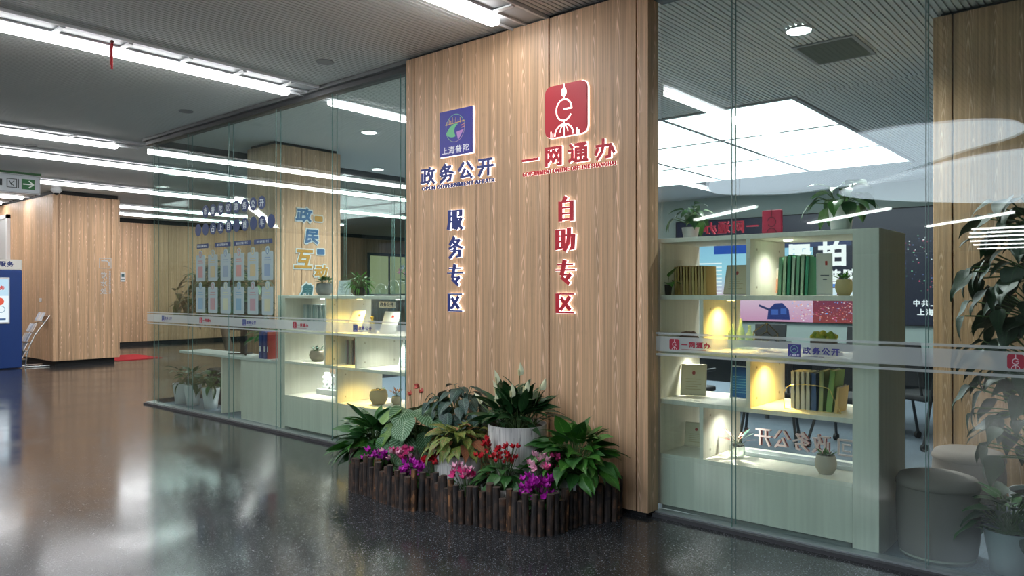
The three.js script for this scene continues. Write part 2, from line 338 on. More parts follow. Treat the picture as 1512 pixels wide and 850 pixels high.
linearLamp([-5.0, 17.1], [-2.25, 14.5], 'slanting linear ceiling lamp behind the viewpoint, middle one of the row', 'slanting ceiling lamps mirrored in the glass');
linearLamp([-2.74, 20.5], [-0.2, 17.4], 'slanting linear ceiling lamp behind the viewpoint, furthest from the sign wall', 'slanting ceiling lamps mirrored in the glass');
linearLamp([-17.6, 8.1], [-11.9, 3.64], 'long slanting linear ceiling lamp near the kiosk', 'slanting ceiling lamps mirrored in the glass');
[22.5, 24.4, 26.4, 28.9, 31.7, 35].forEach((z, i) => linearLamp([-1.9 - i * 0.36, z], [1.6, z - 0.2], 'level linear ceiling lamp, number ' + ['one', 'two', 'three', 'four', 'five', 'six'][i] + ' of six before the rear lobby wall', 'stack of ceiling lamps mirrored beside the ficus'));

// ---------------------------------------------------------------- lit lettering on the sign wall
const font = await new FontLoader().loadAsync('fonts/droid/droid_sans_bold.typeface.json');
const blueFace = M(lin(0.03, 0.05, 0.24), 0.45), redFace = M(lin(0.62, 0.025, 0.045), 0.45), letterGlow = glow(lin(1, 0.95, 0.92), 1.5);
function latin(text, x0, x1, y0, y1, z0, depth, grow = 0) {
  const g = new TextGeometry(text, { font, size: 1, depth: 1, curveSegments: 3, bevelEnabled: grow > 0, bevelThickness: 0.001, bevelSize: grow / (y1 - y0), bevelSegments: 1 });
  g.computeBoundingBox(); const b = g.boundingBox;
  g.translate(-b.min.x, -b.min.y, -b.min.z); g.scale((x1 - x0 + 2 * grow) / (b.max.x - b.min.x), (y1 - y0 + 2 * grow) / (b.max.y - b.min.y), depth);
  return at(g, x0 - grow, y0 - grow, z0);
}
function litSign(label, chars, face, wh, wv, extra) {
  const t = thing('lit_sign', label, 'sign', [0, 0, 0]);
  for (const [ch, x0, x1, y0, y1] of chars) {
    const c = part('character', glyph(ch, x0, x1, y0, y1, 0.022, 0.03, wh, wv), face, t);
    part('glow_edge', glyph(ch, x0, x1, y0, y1, 0.006, 0.0215, wh, wv, 0.0022), letterGlow, c);
  }
  for (const [text, x0, x1, y0, y1] of extra || []) {
    const c = part('lettering', latin(text, x0, x1, y0, y1, 0.0065, 0.008), face, t);
    part('glow_edge', latin(text, x0, x1, y0, y1, 0.003, 0.003, 0.0004), letterGlow, c);
  }
  return t;
}
litSign('dark blue lit characters for open government affairs under the square logo', [['政', -2.106, -1.944, 2.318, 2.455], ['务', -1.892, -1.726, 2.316, 2.457], ['公', -1.68, -1.513, 2.322, 2.457], ['开', -1.467, -1.308, 2.324, 2.464]], blueFace, 12, 13, [['OPEN GOVERNMENT AFFAIR', -2.106, -1.306, 2.273, 2.305]]);
litSign('red lit characters for the one network service under the red logo', [['一', -1.031, -0.873, 2.335, 2.455], ['网', -0.822, -0.658, 2.327, 2.468], ['通', -0.613, -0.447, 2.327, 2.464], ['办', -0.389, -0.234, 2.326, 2.466]], redFace, 12, 13, [['GOVERNMENT ONLINE OFFLINE SHANGHAI', -1.031, -0.232, 2.282, 2.312]]);
litSign('vertical dark blue lit characters for service zone', [['服', -1.793, -1.629, 1.93, 2.098], ['务', -1.789, -1.627, 1.708, 1.88], ['专', -1.797, -1.625, 1.496, 1.665], ['区', -1.793, -1.629, 1.28, 1.445]], blueFace, 7, 17);
litSign('vertical red lit characters for self help zone', [['自', -0.71, -0.552, 1.933, 2.104], ['助', -0.726, -0.555, 1.724, 1.895], ['专', -0.725, -0.553, 1.499, 1.67], ['区', -0.72, -0.556, 1.287, 1.448]], redFace, 7, 19);
function rrect(w, h, r) {
  const s = new THREE.Shape(), x = -w / 2, y = -h / 2;
  s.moveTo(x + r, y); s.lineTo(x + w - r, y); s.quadraticCurveTo(x + w, y, x + w, y + r); s.lineTo(x + w, y + h - r); s.quadraticCurveTo(x + w, y + h, x + w - r, y + h);
  s.lineTo(x + r, y + h); s.quadraticCurveTo(x, y + h, x, y + h - r); s.lineTo(x, y + r); s.quadraticCurveTo(x, y, x + r, y); return s;
}
const ribbon = (pts, w, z0, z1) => { // a flat line of constant width through points
  const out = [];
  for (let i = 0; i + 1 < pts.length; i++) {
    const [ax, ay] = pts[i], [bx, by] = pts[i + 1], L = Math.hypot(bx - ax, by - ay), g = new THREE.BoxGeometry(L + w * 0.6, w, z1 - z0);
    g.rotateZ(Math.atan2(by - ay, bx - ax)); out.push(at(g, (ax + bx) / 2, (ay + by) / 2, (z0 + z1) / 2 + (i % 2) * 0.00005));
  }
  return merge(out);
};
const arc = (cx, cy, rx, ry, a0, a1, n = 28) => Array.from({ length: n + 1 }, (_, i) => { const a = a0 + (a1 - a0) * i / n; return [cx + rx * Math.cos(a), cy + ry * Math.sin(a)]; });
{
  const t = thing('lit_logo', 'red rounded square lit logo with a tower and letter e outline', 'logo', [-0.6315, 2.705, 0]);
  const S = 0.359, f = part('plate', new THREE.ExtrudeGeometry(rrect(S, S, 0.06), { depth: 0.012, bevelEnabled: false, curveSegments: 8 }).translate(0, 0, 0.02), redFace, t);
  part('glow_edge', new THREE.ExtrudeGeometry(rrect(S + 0.008, S + 0.008, 0.063), { depth: 0.013, bevelEnabled: false, curveSegments: 8 }).translate(0, 0, 0.006), letterGlow, f);
  const z = [0.0322, 0.0332], w = 0.011, g = [];
  g.push(ribbon([[-0.012, 0.178], [-0.012, 0.148]], 0.009, ...z), ribbon(arc(-0.012, 0.122, 0.018, 0.026, 0, 6.283, 20), 0.009, ...z), ribbon(arc(-0.012, 0.122, 0.008, 0.016, 0, 6.283, 12), 0.014, ...z), ribbon([[-0.012, 0.094], [-0.012, 0.076]], 0.009, ...z));
  g.push(ribbon(arc(-0.012, 0.0, 0.066, 0.074, 0.05, 5.75, 40), w, ...z), ribbon([[-0.014, 0.004], [0.054, 0.004]], w, ...z));
  g.push(ribbon([[-0.012, -0.08], [-0.012, -0.175]], w, ...z), ribbon(arc(-0.012, -0.172, 0.078, 0.074, 0, Math.PI, 24), w, ...z));
  g.push(ribbon(arc(-0.012, -0.172, 0.036, 0.066, 0.3, Math.PI - 0.3, 18), 0.007, ...z));
  for (const x of [-0.125, 0.098]) g.push(ribbon([[x, -0.14], [x, -0.177]], 0.009, ...z));
  for (const x of [-0.108, 0.115]) g.push(ribbon([[x, -0.155], [x, -0.177]], 0.008, ...z));
  part('tower_outline', g, glow(lin(1, 0.86, 0.74), 1.1), f);
}
const squareLogo = canvasTex(256, 256, (c, w) => {
  c.fillStyle = '#3a3a9c'; c.fillRect(0, 0, w, w);
  const gr = c.createLinearGradient(60, 40, 190, 180); gr.addColorStop(0, '#6fc9b0'); gr.addColorStop(0.5, '#8fd08a'); gr.addColorStop(1, '#d78fc4');
  c.strokeStyle = gr; c.lineWidth = 3; c.beginPath(); c.ellipse(126, 104, 74, 78, 0, 0, 7); c.stroke();
  c.fillStyle = '#6fc48d'; c.beginPath(); c.moveTo(54, 130); c.bezierCurveTo(80, 90, 110, 70, 150, 84); c.bezierCurveTo(120, 92, 110, 120, 130, 150); c.bezierCurveTo(100, 160, 70, 150, 54, 130); c.fill();
  c.fillStyle = '#c58fd0'; c.beginPath(); c.moveTo(136, 128); c.lineTo(196, 118); c.lineTo(150, 176); c.fill();
  c.strokeStyle = '#e2b86a'; c.lineWidth = 4; c.beginPath(); [60, 78, 92, 104, 118, 132, 150, 166, 186].forEach((x, i) => { c.moveTo(x, 78); c.lineTo(x, [62, 50, 58, 40, 52, 44, 56, 48, 64][i]); }); c.moveTo(48, 80); c.lineTo(204, 70); c.stroke();
  c.strokeStyle = '#d98a8a'; c.lineWidth = 5; c.beginPath(); c.moveTo(170, 96); c.lineTo(200, 88); c.moveTo(176, 108); c.lineTo(204, 102); c.stroke();
  c.strokeStyle = '#f4f4fb'; drawWord(c, '上海普陀', 18, 204, 48, 42, 5, 56);
});
{
  const t = thing('lit_logo', 'blue square lit logo with a round colourful emblem', 'logo', [-1.701, 2.696, 0]);
  const S = 0.356, f = part('plate', box(S, S, 0.012, 0, 0, 0.026), M(lin(0.05, 0.05, 0.34), 0.45), t);
  part('print', at(new THREE.PlaneGeometry(S - 0.002, S - 0.002), 0, 0, 0.0325), M(0xffffff, 0.45, { map: squareLogo }), f);
  part('glow_edge', box(S + 0.007, S + 0.007, 0.013, 0, 0, 0.0125), letterGlow, f);
}

// ---------------------------------------------------------------- office ceiling: luminous panels, downlights, grille
{
  const xs = [-4.80, -3.32, -1.82, -0.32], zs = [-8.25, -6.6, -4.95, -3.4];
  const t = thing('luminous_ceiling', 'large glowing grid ceiling light above the meeting space', 'ceiling light', [0, H, 0]);
  const lum = glow(lin(0.94, 0.98, 1), 2.6);
  for (let i = 0; i < 3; i++) for (let j = 0; j < 3; j++) {
    part('diffuser_panel', rspan(xs[i] + 0.025, xs[i + 1] - 0.025, -0.01, 0.01, zs[j] + 0.025, zs[j + 1] - 0.025), lum, t);
    area((xs[i] + xs[i + 1]) / 2, H - 0.03, (zs[j] + zs[j + 1]) / 2, 1.42, 1.5, LUMI, lin(0.95, 0.98, 1));
  }
  for (const x of xs) part('grid_bar', span(x - 0.025, x + 0.025, -0.012, 0.02, -8.3, -3.36), greyPaint, t);
  for (const z of zs) part('grid_bar', span(-4.84, -0.28, -0.0125, 0.02, z - 0.025, z + 0.025), greyPaint, t);
  part('tray', span(-4.84, -0.28, 0.03, 0.06, -8.3, -3.36), greyPaint, t);
}
function downlight(x, z, label) {
  const t = thing('downlight', label, 'downlight', [x, H, z], 0, 'round downlights in the office ceiling');
  part('lens', at(new THREE.CylinderGeometry(0.085, 0.085, 0.012, 28), 0, -0.012, 0), glow(0xffffff, 14), t);
  part('trim_ring', at(new THREE.TorusGeometry(0.092, 0.009, 8, 32).rotateX(Math.PI / 2), 0, -0.008, 0), whiteMetal, t);
  const p = new THREE.SpotLight(0xffffff, 22, 0, 1.2, 0.8); p.position.set(x, H - 0.04, z); p.target.position.set(x, 0, z); scene.add(p, p.target);
}
downlight(-3.2, -2.2, 'round white downlight behind the low display shelf');
downlight(-5.2, -3.6, 'round white downlight beyond the timber pier in the office');
downlight(0.436, -1.453, 'round white downlight near the square air grille');
downlight(-4.87, -1.65, 'round white downlight seen through the left glass, larger of two');
downlight(-6.99, -3.52, 'round white downlight seen through the left glass, smaller of two');
{
  const t = thing('air_grille', 'square grey louvred air grille in the office ceiling', 'grille', [0.48, H - 0.003, -2.13], 0.0);
  part('frame', [span(-0.24, 0.24, -0.01, 0, -0.3, -0.27), span(-0.24, 0.24, -0.01, 0, 0.27, 0.3), span(-0.24, -0.21, -0.01, 0, -0.27, 0.27), span(0.21, 0.24, -0.01, 0, -0.27, 0.27)], greyPaint, t);
  for (let i = 0; i < 14; i++) part('louvre', at(box(0.42, 0.016, 0.006).rotateX(0.6), 0, -0.007, -0.255 + i * 0.039), M(lin(0.16, 0.19, 0.17), 0.6), t);
}
// ---------------------------------------------------------------- small ceiling fittings of the lobby
for (const [x, z, label] of [[-5.55, 0.31, 'small round ceiling sprinkler cover near the glass front'], [-2.92, 0.38, 'round flush ceiling speaker near the timber sign wall'], [-9.0, 0.75, 'small ceiling smoke detector between two strip lights']]) {
  const t = thing('ceiling_fitting', label, 'ceiling fitting', [x, H, z]);
  part('ring', at(new THREE.TorusGeometry(0.07, 0.006, 6, 28).rotateX(Math.PI / 2), 0, -0.004, 0), greyPaint, t);
  part('cover', at(new THREE.CylinderGeometry(0.062, 0.066, 0.008, 24), 0, -0.004, 0), M(lin(0.3, 0.3, 0.3), 0.7), t);
}
{
  const t = thing('dome_camera', 'white dome security camera on the ceiling at the pier corner', 'camera', [-13.15, H, -0.92]);
  part('mount', at(new THREE.CylinderGeometry(0.075, 0.075, 0.05, 24), 0, -0.025, 0), whiteMetal, t);
  part('housing', at(lathe([[0.001, -0.13], [0.055, -0.125], [0.088, -0.09], [0.095, -0.055], [0.08, -0.045]], 24), 0, 0, 0), whiteMetal, t);
  part('dome', at(new THREE.SphereGeometry(0.045, 18, 10), 0, -0.12, 0), MP(lin(0.01, 0.01, 0.012), 0.08), t);
}
{ // hanging exit sign, faces +x
  const t = thing('exit_sign', 'hanging white exit sign with green arrow panel', 'sign', [-11.6, 0, 0.22]);
  const tex = canvasTex(512, 192, (c) => {
    c.fillStyle = '#b9bfc4'; c.fillRect(0, 0, 512, 192); c.strokeStyle = '#8a9095'; c.lineWidth = 6; c.strokeRect(3, 3, 506, 186);
    c.fillStyle = '#2f6a3d'; c.fillRect(350, 40, 118, 112); c.strokeStyle = '#e6ece6'; c.lineWidth = 12; c.beginPath(); c.moveTo(362, 96); c.lineTo(456, 96); c.moveTo(414, 58); c.lineTo(456, 96); c.lineTo(414, 134); c.stroke();
    c.strokeStyle = '#20262a'; c.lineWidth = 7; c.strokeRect(222, 50, 84, 92); c.beginPath(); c.moveTo(322, 46); c.lineTo(322, 146); c.moveTo(240, 70); c.lineTo(262, 120); c.moveTo(284, 70); c.lineTo(258, 100); c.lineTo(284, 128); c.stroke();
    c.fillStyle = '#20262a'; c.fillRect(120, 60, 60, 70);
  });
  part('body', box(0.06, 0.31, 0.84, 0, 3.2, 0.04), whiteMetal, t);
  part('face', at(new THREE.PlaneGeometry(0.82, 0.29).rotateY(Math.PI / 2), 0.031, 3.2, 0.04), M(0xffffff, 0.5, { map: tex, emissive: 0xffffff, emissiveMap: tex, emissiveIntensity: 0.12 }), t);
  part('top_strip', box(0.09, 0.035, 0.86, 0, 3.372, 0.04), MP(lin(0.05, 0.16, 0.06), 0.2), t);
  for (const z of [-0.25, 0.3]) part('hanger', rod(V(0, 3.38, z), V(0, H, z), 0.012), chrome, t);
}
// ---------------------------------------------------------------- far left: kiosk, rack, water sign, carpet, door
{
  const t = thing('self_service_kiosk', 'dark blue self service kiosk with a pale header and lit screen', 'kiosk', [-13.82, 0, -0.06]);
  const navy = M(lin(0.012, 0.045, 0.2), 0.4);
  part('body', at(rbox(0.34, 1.84, 1.0, 0.02), -0.17, 0.93, 0), navy, t);
  part('header', at(rbox(0.3, 0.2, 1.0, 0.01), -0.16, 1.95, 0), M(lin(0.62, 0.6, 0.56), 0.5), t);
  const head = canvasTex(512, 96, (c) => { c.fillStyle = '#d9d6cf'; c.fillRect(0, 0, 512, 96); c.strokeStyle = '#20306a'; drawWord(c, '普陀公共服务', 60, 14, 58, 54, 8, 66); });
  part('header_print', at(new THREE.PlaneGeometry(0.96, 0.18).rotateY(Math.PI / 2), -0.008, 1.95, 0), M(0xffffff, 0.5, { map: head }), t);
  const scr = canvasTex(256, 384, (c) => {
    c.fillStyle = '#bfe0f2'; c.fillRect(0, 0, 256, 384); c.fillStyle = '#e9f6fc'; c.fillRect(0, 150, 256, 234); c.strokeStyle = '#d0453f'; drawWord(c, '自助服务', 60, 60, 36, 38, 5, 44);
    c.fillStyle = '#e05b45'; c.beginPath(); c.arc(190, 200, 34, 0, 7); c.fill(); c.strokeStyle = '#7aa3b8'; c.lineWidth = 5; for (const [x, y, r] of [[200, 270, 30], [120, 250, 40], [90, 310, 24]]) { c.beginPath(); c.arc(x, y, r, 0, 7); c.stroke(); } c.fillStyle = '#3b5f8f'; c.fillRect(150, 352, 86, 14);
  });
  part('screen_bezel', at(rbox(0.02, 0.86, 0.62, 0.008), 0.008, 1.28, 0.02), whiteMetal, t);
  part('screen', at(new THREE.PlaneGeometry(0.58, 0.8).rotateY(Math.PI / 2), 0.0195, 1.28, 0.02), M(lin(0.02, 0.02, 0.02), 0.2, { emissive: 0xffffff, emissiveMap: scr, emissiveIntensity: 1.0 }), t);
  const a = new THREE.RectAreaLight(lin(0.75, 0.9, 1), 0.9, 0.58, 0.8); a.position.set(-13.82 + 0.04, 1.28, -0.04); a.lookAt(-12, 1.28, -0.04); scene.add(a);
}
{ // curved brochure rack leaning towards the pier
  const t = thing('brochure_rack', 'curved silver brochure rack holding leaflets by the kiosk', 'rack', [-14.05, 0, -0.74]);
  const c = (x) => new THREE.CatmullRomCurve3([V(x, 0.02, 0.12), V(x, 0.3, 0.08), V(x, 0.6, -0.04), V(x, 0.98, -0.3)]);
  for (const x of [-0.2, 0.2]) { part('side_rail', new THREE.TubeGeometry(c(x), 24, 0.014, 8), chrome, t); part('foot', rod(V(x, 0.015, 0.14), V(x, 0.015, -0.29), 0.014), chrome, t); }
  part('base_bar', rod(V(-0.2, 0.02, 0.12), V(0.2, 0.02, 0.12), 0.012), chrome, t);
  part('top_bar', rod(V(-0.2, 0.975, -0.295), V(0.2, 0.975, -0.295), 0.012), chrome, t);
  for (let i = 0; i < 5; i++) {
    const p = c(0).getPoint(0.16 + i * 0.185);
    part('tray', at(box(0.38, 0.012, 0.1), 0, p.y, p.z + 0.03), chrome, t);
    for (let k = 0; k < 3; k++) {
      const l = one('leaflet', at(box(0.11, 0.17, 0.012).rotateX(-0.45), 0, 0.09, 0), M([lin(0.7, 0.72, 0.78), lin(0.55, 0.58, 0.66), lin(0.72, 0.66, 0.62)][(i + k) % 3], 0.6),
        'folded leaflet in tray ' + ['one', 'two', 'three', 'four', 'five'][i] + ' of the brochure rack, ' + ['kiosk side', 'middle', 'pier side'][2 - k], 'leaflet', [-14.05 - 0.125 + k * 0.125, p.y + 0.006, -0.74 + p.z + 0.03], 0, 'leaflets in the brochure rack');
    }
  }
}
{
  const t = thing('wall_sign', 'silver drinking water tap sign on the timber pier', 'sign', [-13.698, 0, 0]);
  const silver = M(lin(0.62, 0.62, 0.62), 0.4), put = (g) => { g.rotateY(Math.PI / 2); return g; };
  const zc = (z) => -z;
  part('tap_symbol', put(merge([ribbon([[1.88, 2.12], [2.1, 2.12], [2.1, 1.92], [1.88, 1.92], [1.88, 2.12]], 0.012, 0, 0.006), ribbon([[1.92, 2.07], [2.02, 2.07], [2.06, 2.03], [2.06, 1.98]], 0.022, 0, 0.006), ribbon([[1.97, 2.1], [1.97, 2.07]], 0.016, 0, 0.006)])), silver, t);
  [['饮', 1.71], ['水', 1.55], ['处', 1.39]].forEach(([ch, y]) => part('character', put(glyph(ch, 1.9, 2.02, y, y + 0.13, 0, 0.006, 10, 10)), silver, t));
  part('lettering', put(latin('DRINKING WATER', 0, 0.46, 0, 0.035, 0, 0.005).rotateZ(-Math.PI / 2).translate(2.06, 1.86, 0)), silver, t);
}
one('thermostat', at(rbox(0.1, 0.07, 0.015), 0, 0, 0), whiteMetal, 'small white switch plate on the timber pier above the rack', 'switch', [-14.35, 1.28, -1.03]);
{
  const t = thing('notice_plate', 'small white notice plate on the far timber wall', 'notice', [-18.41, 1.83, -4.24]);
  part('plate', rbox(0.012, 0.24, 0.13), whiteMetal, t);
  part('symbol', [at(box(0.004, 0.08, 0.07), 0.008, 0.04, 0), at(box(0.004, 0.02, 0.09), 0.008, -0.06, 0)], M(lin(0.05, 0.12, 0.14), 0.6), t);
}
one('red_carpet', uvm(box(1.35, 0.012, 0.95)), M(lin(0.5, 0.015, 0.025), 0.95), 'red carpet laid on the floor before the far timber wall', 'carpet', [-14.65, 0.006, -2.8]);
{
  const t = struct('door_1', 'white door frame behind the kiosk');
  part('frame', [span(-16.32, -16.22, 0, 3.1, -1.05, -0.98), span(-17.6, -17.5, 0, 3.1, -1.05, -0.98), span(-17.6, -16.22, 3.02, 3.1, -1.05, -0.98)], whiteMetal, t);
  part('leaf', span(-17.5, -16.32, 0, 3.02, -1.04, -1.0), M(lin(0.55, 0.56, 0.56), 0.5), t);
}
{
  const t = struct('window_4', 'bright far window seen through the office glass');
  part('frame', [span(-18.42, -18.38, 1.3, 2.8, -14.3, -14.2), span(-18.42, -18.38, 1.3, 2.8, -12.5, -12.4), span(-18.42, -18.38, 2.7, 2.8, -14.2, -12.5), span(-18.42, -18.38, 1.3, 1.36, -14.2, -12.5), span(-18.42, -18.38, 1.36, 2.7, -13.4, -13.34)], darkMetal, t);
  for (const [a, b] of [[-14.2, -13.4], [-13.34, -12.5]]) part('pane', at(new THREE.PlaneGeometry(b - a, 1.34).rotateY(Math.PI / 2), -18.415, 2.03, (a + b) / 2), M(lin(0.02, 0.02, 0.02), 0.1, { emissive: lin(0.62, 0.6, 0.34), emissiveIntensity: 0.7 }), t);
}

// ---------------------------------------------------------------- stickers and prints on the glass
const navyInk = M(lin(0.02, 0.05, 0.16), 0.6), paleInk = M(lin(0.62, 0.72, 0.76), 0.6);
const FZ = -0.097, ORD = ['first', 'second', 'third', 'fourth', 'fifth', 'sixth', 'seventh', 'eighth', 'ninth', 'tenth', 'eleventh', 'twelfth', 'thirteenth'];
function circleSticker(x, y, ch, label) {
  const t = thing('round_sticker', label, 'sticker', [x, y, FZ], 0, 'round navy stickers on the left glass');
  part('disc', new THREE.CylinderGeometry(0.072, 0.072, 0.002, 28).rotateX(Math.PI / 2), navyInk, t);
  if (ch) part('character', glyph(ch, -0.04, 0.04, -0.042, 0.042, 0.0012, 0.0022, 12, 12), paleInk, t);
}
[...'市普陀区政务公开'].forEach((ch, i) => circleSticker(-5.91 + i * 0.1716, 2.376 + i * 0.0017, ch, 'round navy sticker with the character ' + ['city', 'pu', 'tuo', 'district', 'zheng', 'wu', 'gong', 'kai'][i] + ', upper row on glass'));
['', '', '占', '上', '目', '', '首', '', '车', ''].forEach((ch, i) => circleSticker(-6.086 + i * 0.1729, 2.168 + i * 0.0015, ch, (ch ? 'round navy sticker with a white character' : 'plain looking round navy sticker') + ', lower row, ' + ORD[i] + ' from the corner glass'));
for (const [i, [x0, x1]] of [[-6.115, -5.845], [-5.694, -5.35], [-5.273, -4.927], [-4.86, -4.508]].entries()) {
  const t = thing('heading_strip', 'small navy heading strip above the glass cards, ' + ORD[i] + ' from the corner glass', 'sticker', [(x0 + x1) / 2, 1.977, FZ], 0, 'navy heading strips on the left glass');
  part('strip', new THREE.ExtrudeGeometry(rrect(x1 - x0, 0.052, 0.008), { depth: 0.002, bevelEnabled: false }), navyInk, t);
  const n = 8; part('characters', Array.from({ length: n }, (_, i) => glyph('政务公开服务专区'[i], -0.12 + i * 0.03, -0.12 + i * 0.03 + 0.024, -0.014, 0.014, 0.0022, 0.003, 11, 11)), paleInk, t);
}
const tints = [[['#c2605a', 'red'], ['#c9ae5a', 'yellow'], ['#6f86a8', 'slate'], ['#cf6a52', 'orange red'], ['#d2b24e', 'gold'], ['#5a7fb0', 'blue']], [['#5f9ac0', 'sky blue'], ['#b56a6a', 'dark pink'], ['#c8cf9a', 'pale lime'], ['#4a93b8', 'teal blue'], ['#b46a78', 'rose'], ['#c9c78a', 'straw']]];
for (let r = 0; r < 2; r++) for (let i = 0; i < 6; i++) {
  const x = -6.025 + i * 0.2855, y = r ? 1.352 : 1.72, [hex, word] = tints[r][i];
  const t = thing('information_card', 'pale hanging tag shaped card with ' + word + ' heading, ' + (r ? 'lower' : 'upper') + ' row on glass', 'card', [x, y, FZ], 0, 'tag shaped cards on the left glass');
  const s = rrect(0.212, 0.3, 0.02);
  part('card', new THREE.ExtrudeGeometry(s, { depth: 0.003, bevelEnabled: false }), M(lin(0.36, 0.47, 0.48), 0.6), t);
  part('tab', new THREE.ExtrudeGeometry(rrect(0.075, 0.11, 0.035), { depth: 0.0025, bevelEnabled: false }).translate(0, 0.15, 0), M(lin(0.36, 0.47, 0.48), 0.6), t);
  const ink = M(new THREE.Color(hex).lerp(new THREE.Color('#9fb3b2'), 0.45), 0.6);
  part('ring_mark', new THREE.TorusGeometry(0.024, 0.006, 5, 20).scale(1, 1.25, 0.3).translate(0, 0.155, 0.004), ink, t);
  part('heading', [box(0.1, 0.012, 0.001, 0, 0.085, 0.0037), box(0.13, 0.008, 0.001, 0, 0.062, 0.0037)], ink, t);
  part('colour_block', box(0.11, 0.13, 0.0008, 0, -0.045, 0.0036), ink, t);
}
// small alternating logos on the frosted band
const bandRed = canvasTex(512, 128, (c) => {
  c.fillStyle = '#a3263c'; c.beginPath(); c.roundRect(4, 4, 118, 118, 20); c.fill(); c.strokeStyle = '#d9c9cc'; c.lineWidth = 6; c.beginPath(); c.arc(63, 62, 22, 0.2, 5.6); c.moveTo(63, 62); c.lineTo(84, 62); c.moveTo(63, 6); c.lineTo(63, 38); c.moveTo(63, 88); c.lineTo(63, 120); c.stroke(); c.beginPath(); c.arc(63, 122, 28, Math.PI, 0); c.stroke();
  c.strokeStyle = '#a3263c'; drawWord(c, '一网通办', 146, 30, 74, 62, 11, 88); c.font = 'bold 14px sans-serif'; c.fillStyle = '#a3263c'; c.fillText('GOVERNMENT ONLINE OFFLINE SHANGHAI', 146, 118, 350);
});
const bandBlue = canvasTex(512, 128, (c) => {
  c.fillStyle = '#3b3a86'; c.fillRect(4, 2, 122, 124); c.strokeStyle = '#7fb6a6'; c.lineWidth = 5; c.beginPath(); c.ellipse(64, 52, 36, 38, 0, 0, 7); c.moveTo(34, 66); c.lineTo(70, 40); c.lineTo(80, 62); c.stroke(); c.strokeStyle = '#d8d8ee'; drawWord(c, '上海普陀', 14, 100, 22, 20, 3, 26);
  c.strokeStyle = '#3b3a86'; drawWord(c, '政务公开', 146, 26, 74, 66, 11, 90); c.font = 'bold 15px sans-serif'; c.fillStyle = '#3b3a86'; c.fillText('OPEN GOVERNMENT AFFAIR', 146, 120, 350);
});
const inkRed = M(0xffffff, 0.6, { map: bandRed, transparent: true }), inkBlue = M(0xffffff, 0.6, { map: bandBlue, transparent: true });
[[-6.99, 1], [-6.02, 0], [-5.06, 1], [-4.1, 0], [-3.125, 1], [0.134, 0], [0.895, 1], [1.955, 0], [2.9, 1]].forEach(([x, b], i) => {
  const w = x < 0 ? 0.285 : 0.3;
  one('glass_logo', at(new THREE.PlaneGeometry(w, w / 4), w / 2 - 0.036, 1.1125, 0), b ? inkBlue : inkRed, (b ? 'small indigo square logo and words' : 'small red rounded logo and words') + (x < 0 ? ' on the left frosted band, ' + ORD[i] + ' from the corner glass' : ' on the right frosted band, ' + ORD[i - 5] + ' from the sign wall'), 'logo', [x, 0, -0.0965], 0, 'small logos along the frosted band');
});

// ---------------------------------------------------------------- pier inside the left office with playful lettering
{
  const w = struct('wall_office_pier', 'timber clad pier inside the left office');
  part('core', span(-6.87, -6.26, 0.08, H, -2.2, -1.23), black, w);
  part('panel', rspan(-6.26, -6.225, 0.08, 3.37, -1.6, -1.195), wood, w); part('panel', rspan(-6.26, -6.225, 0.08, 3.37, -2.23, -1.606), wood, w);
  part('panel', rspan(-6.9, -6.262, 0.08, 3.37, -1.23, -1.195), wood, w); part('plinth', span(-6.85, -6.27, 0, 0.08, -2.2, -1.22), black, w);
}
const tealPaint = M(lin(0.045, 0.14, 0.28), 0.5), ochre = M(lin(0.5, 0.26, 0.04), 0.5), paleEdge = M(lin(0.62, 0.68, 0.68), 0.6), darkTeal = M(lin(0.03, 0.13, 0.14), 0.5);
{
  const t = thing('wall_lettering', 'blue and ochre outlined characters for public interaction corner on the pier', 'lettering', [-6.223, 0, 0]);
  const turn = (g) => g.rotateY(Math.PI / 2);
  for (const [ch, z0, z1, y0, y1, m] of [['政', 1.50, 1.73, 2.39, 2.56, tealPaint], ['民', 1.63, 1.85, 2.1, 2.29, tealPaint], ['互', 1.48, 1.74, 1.76, 2.01, ochre], ['动', 1.785, 1.99, 1.64, 1.81, ochre], ['角', 1.57, 1.77, 1.4, 1.55, darkTeal]]) {
    const c = part('character', turn(glyph(ch, z0, z1, y0, y1, 0.009, 0.014, 15, 16, 0, 0.12)), m, t);
    part('pale_edge', turn(glyph(ch, z0, z1, y0, y1, 0, 0.0085, 15, 16, 0.016, 0.12)), paleEdge, c);
  }
  for (const [z, y, m, w, h] of [[1.86, 2.44, ochre, 0.13, 0.075], [1.895, 1.99, tealPaint, 0.12, 0.075]]) {
    const b = part('speech_bubble', turn(merge([at(new THREE.ExtrudeGeometry(rrect(w, h, 0.02), { depth: 0.005, bevelEnabled: false }).translate(0, 0, 0), z, y, 0.008)])), m, t);
    part('pale_edge', turn(at(new THREE.ExtrudeGeometry(rrect(w + 0.03, h + 0.03, 0.03), { depth: 0.007, bevelEnabled: false }), z, y, 0)), paleEdge, b);
  }
}

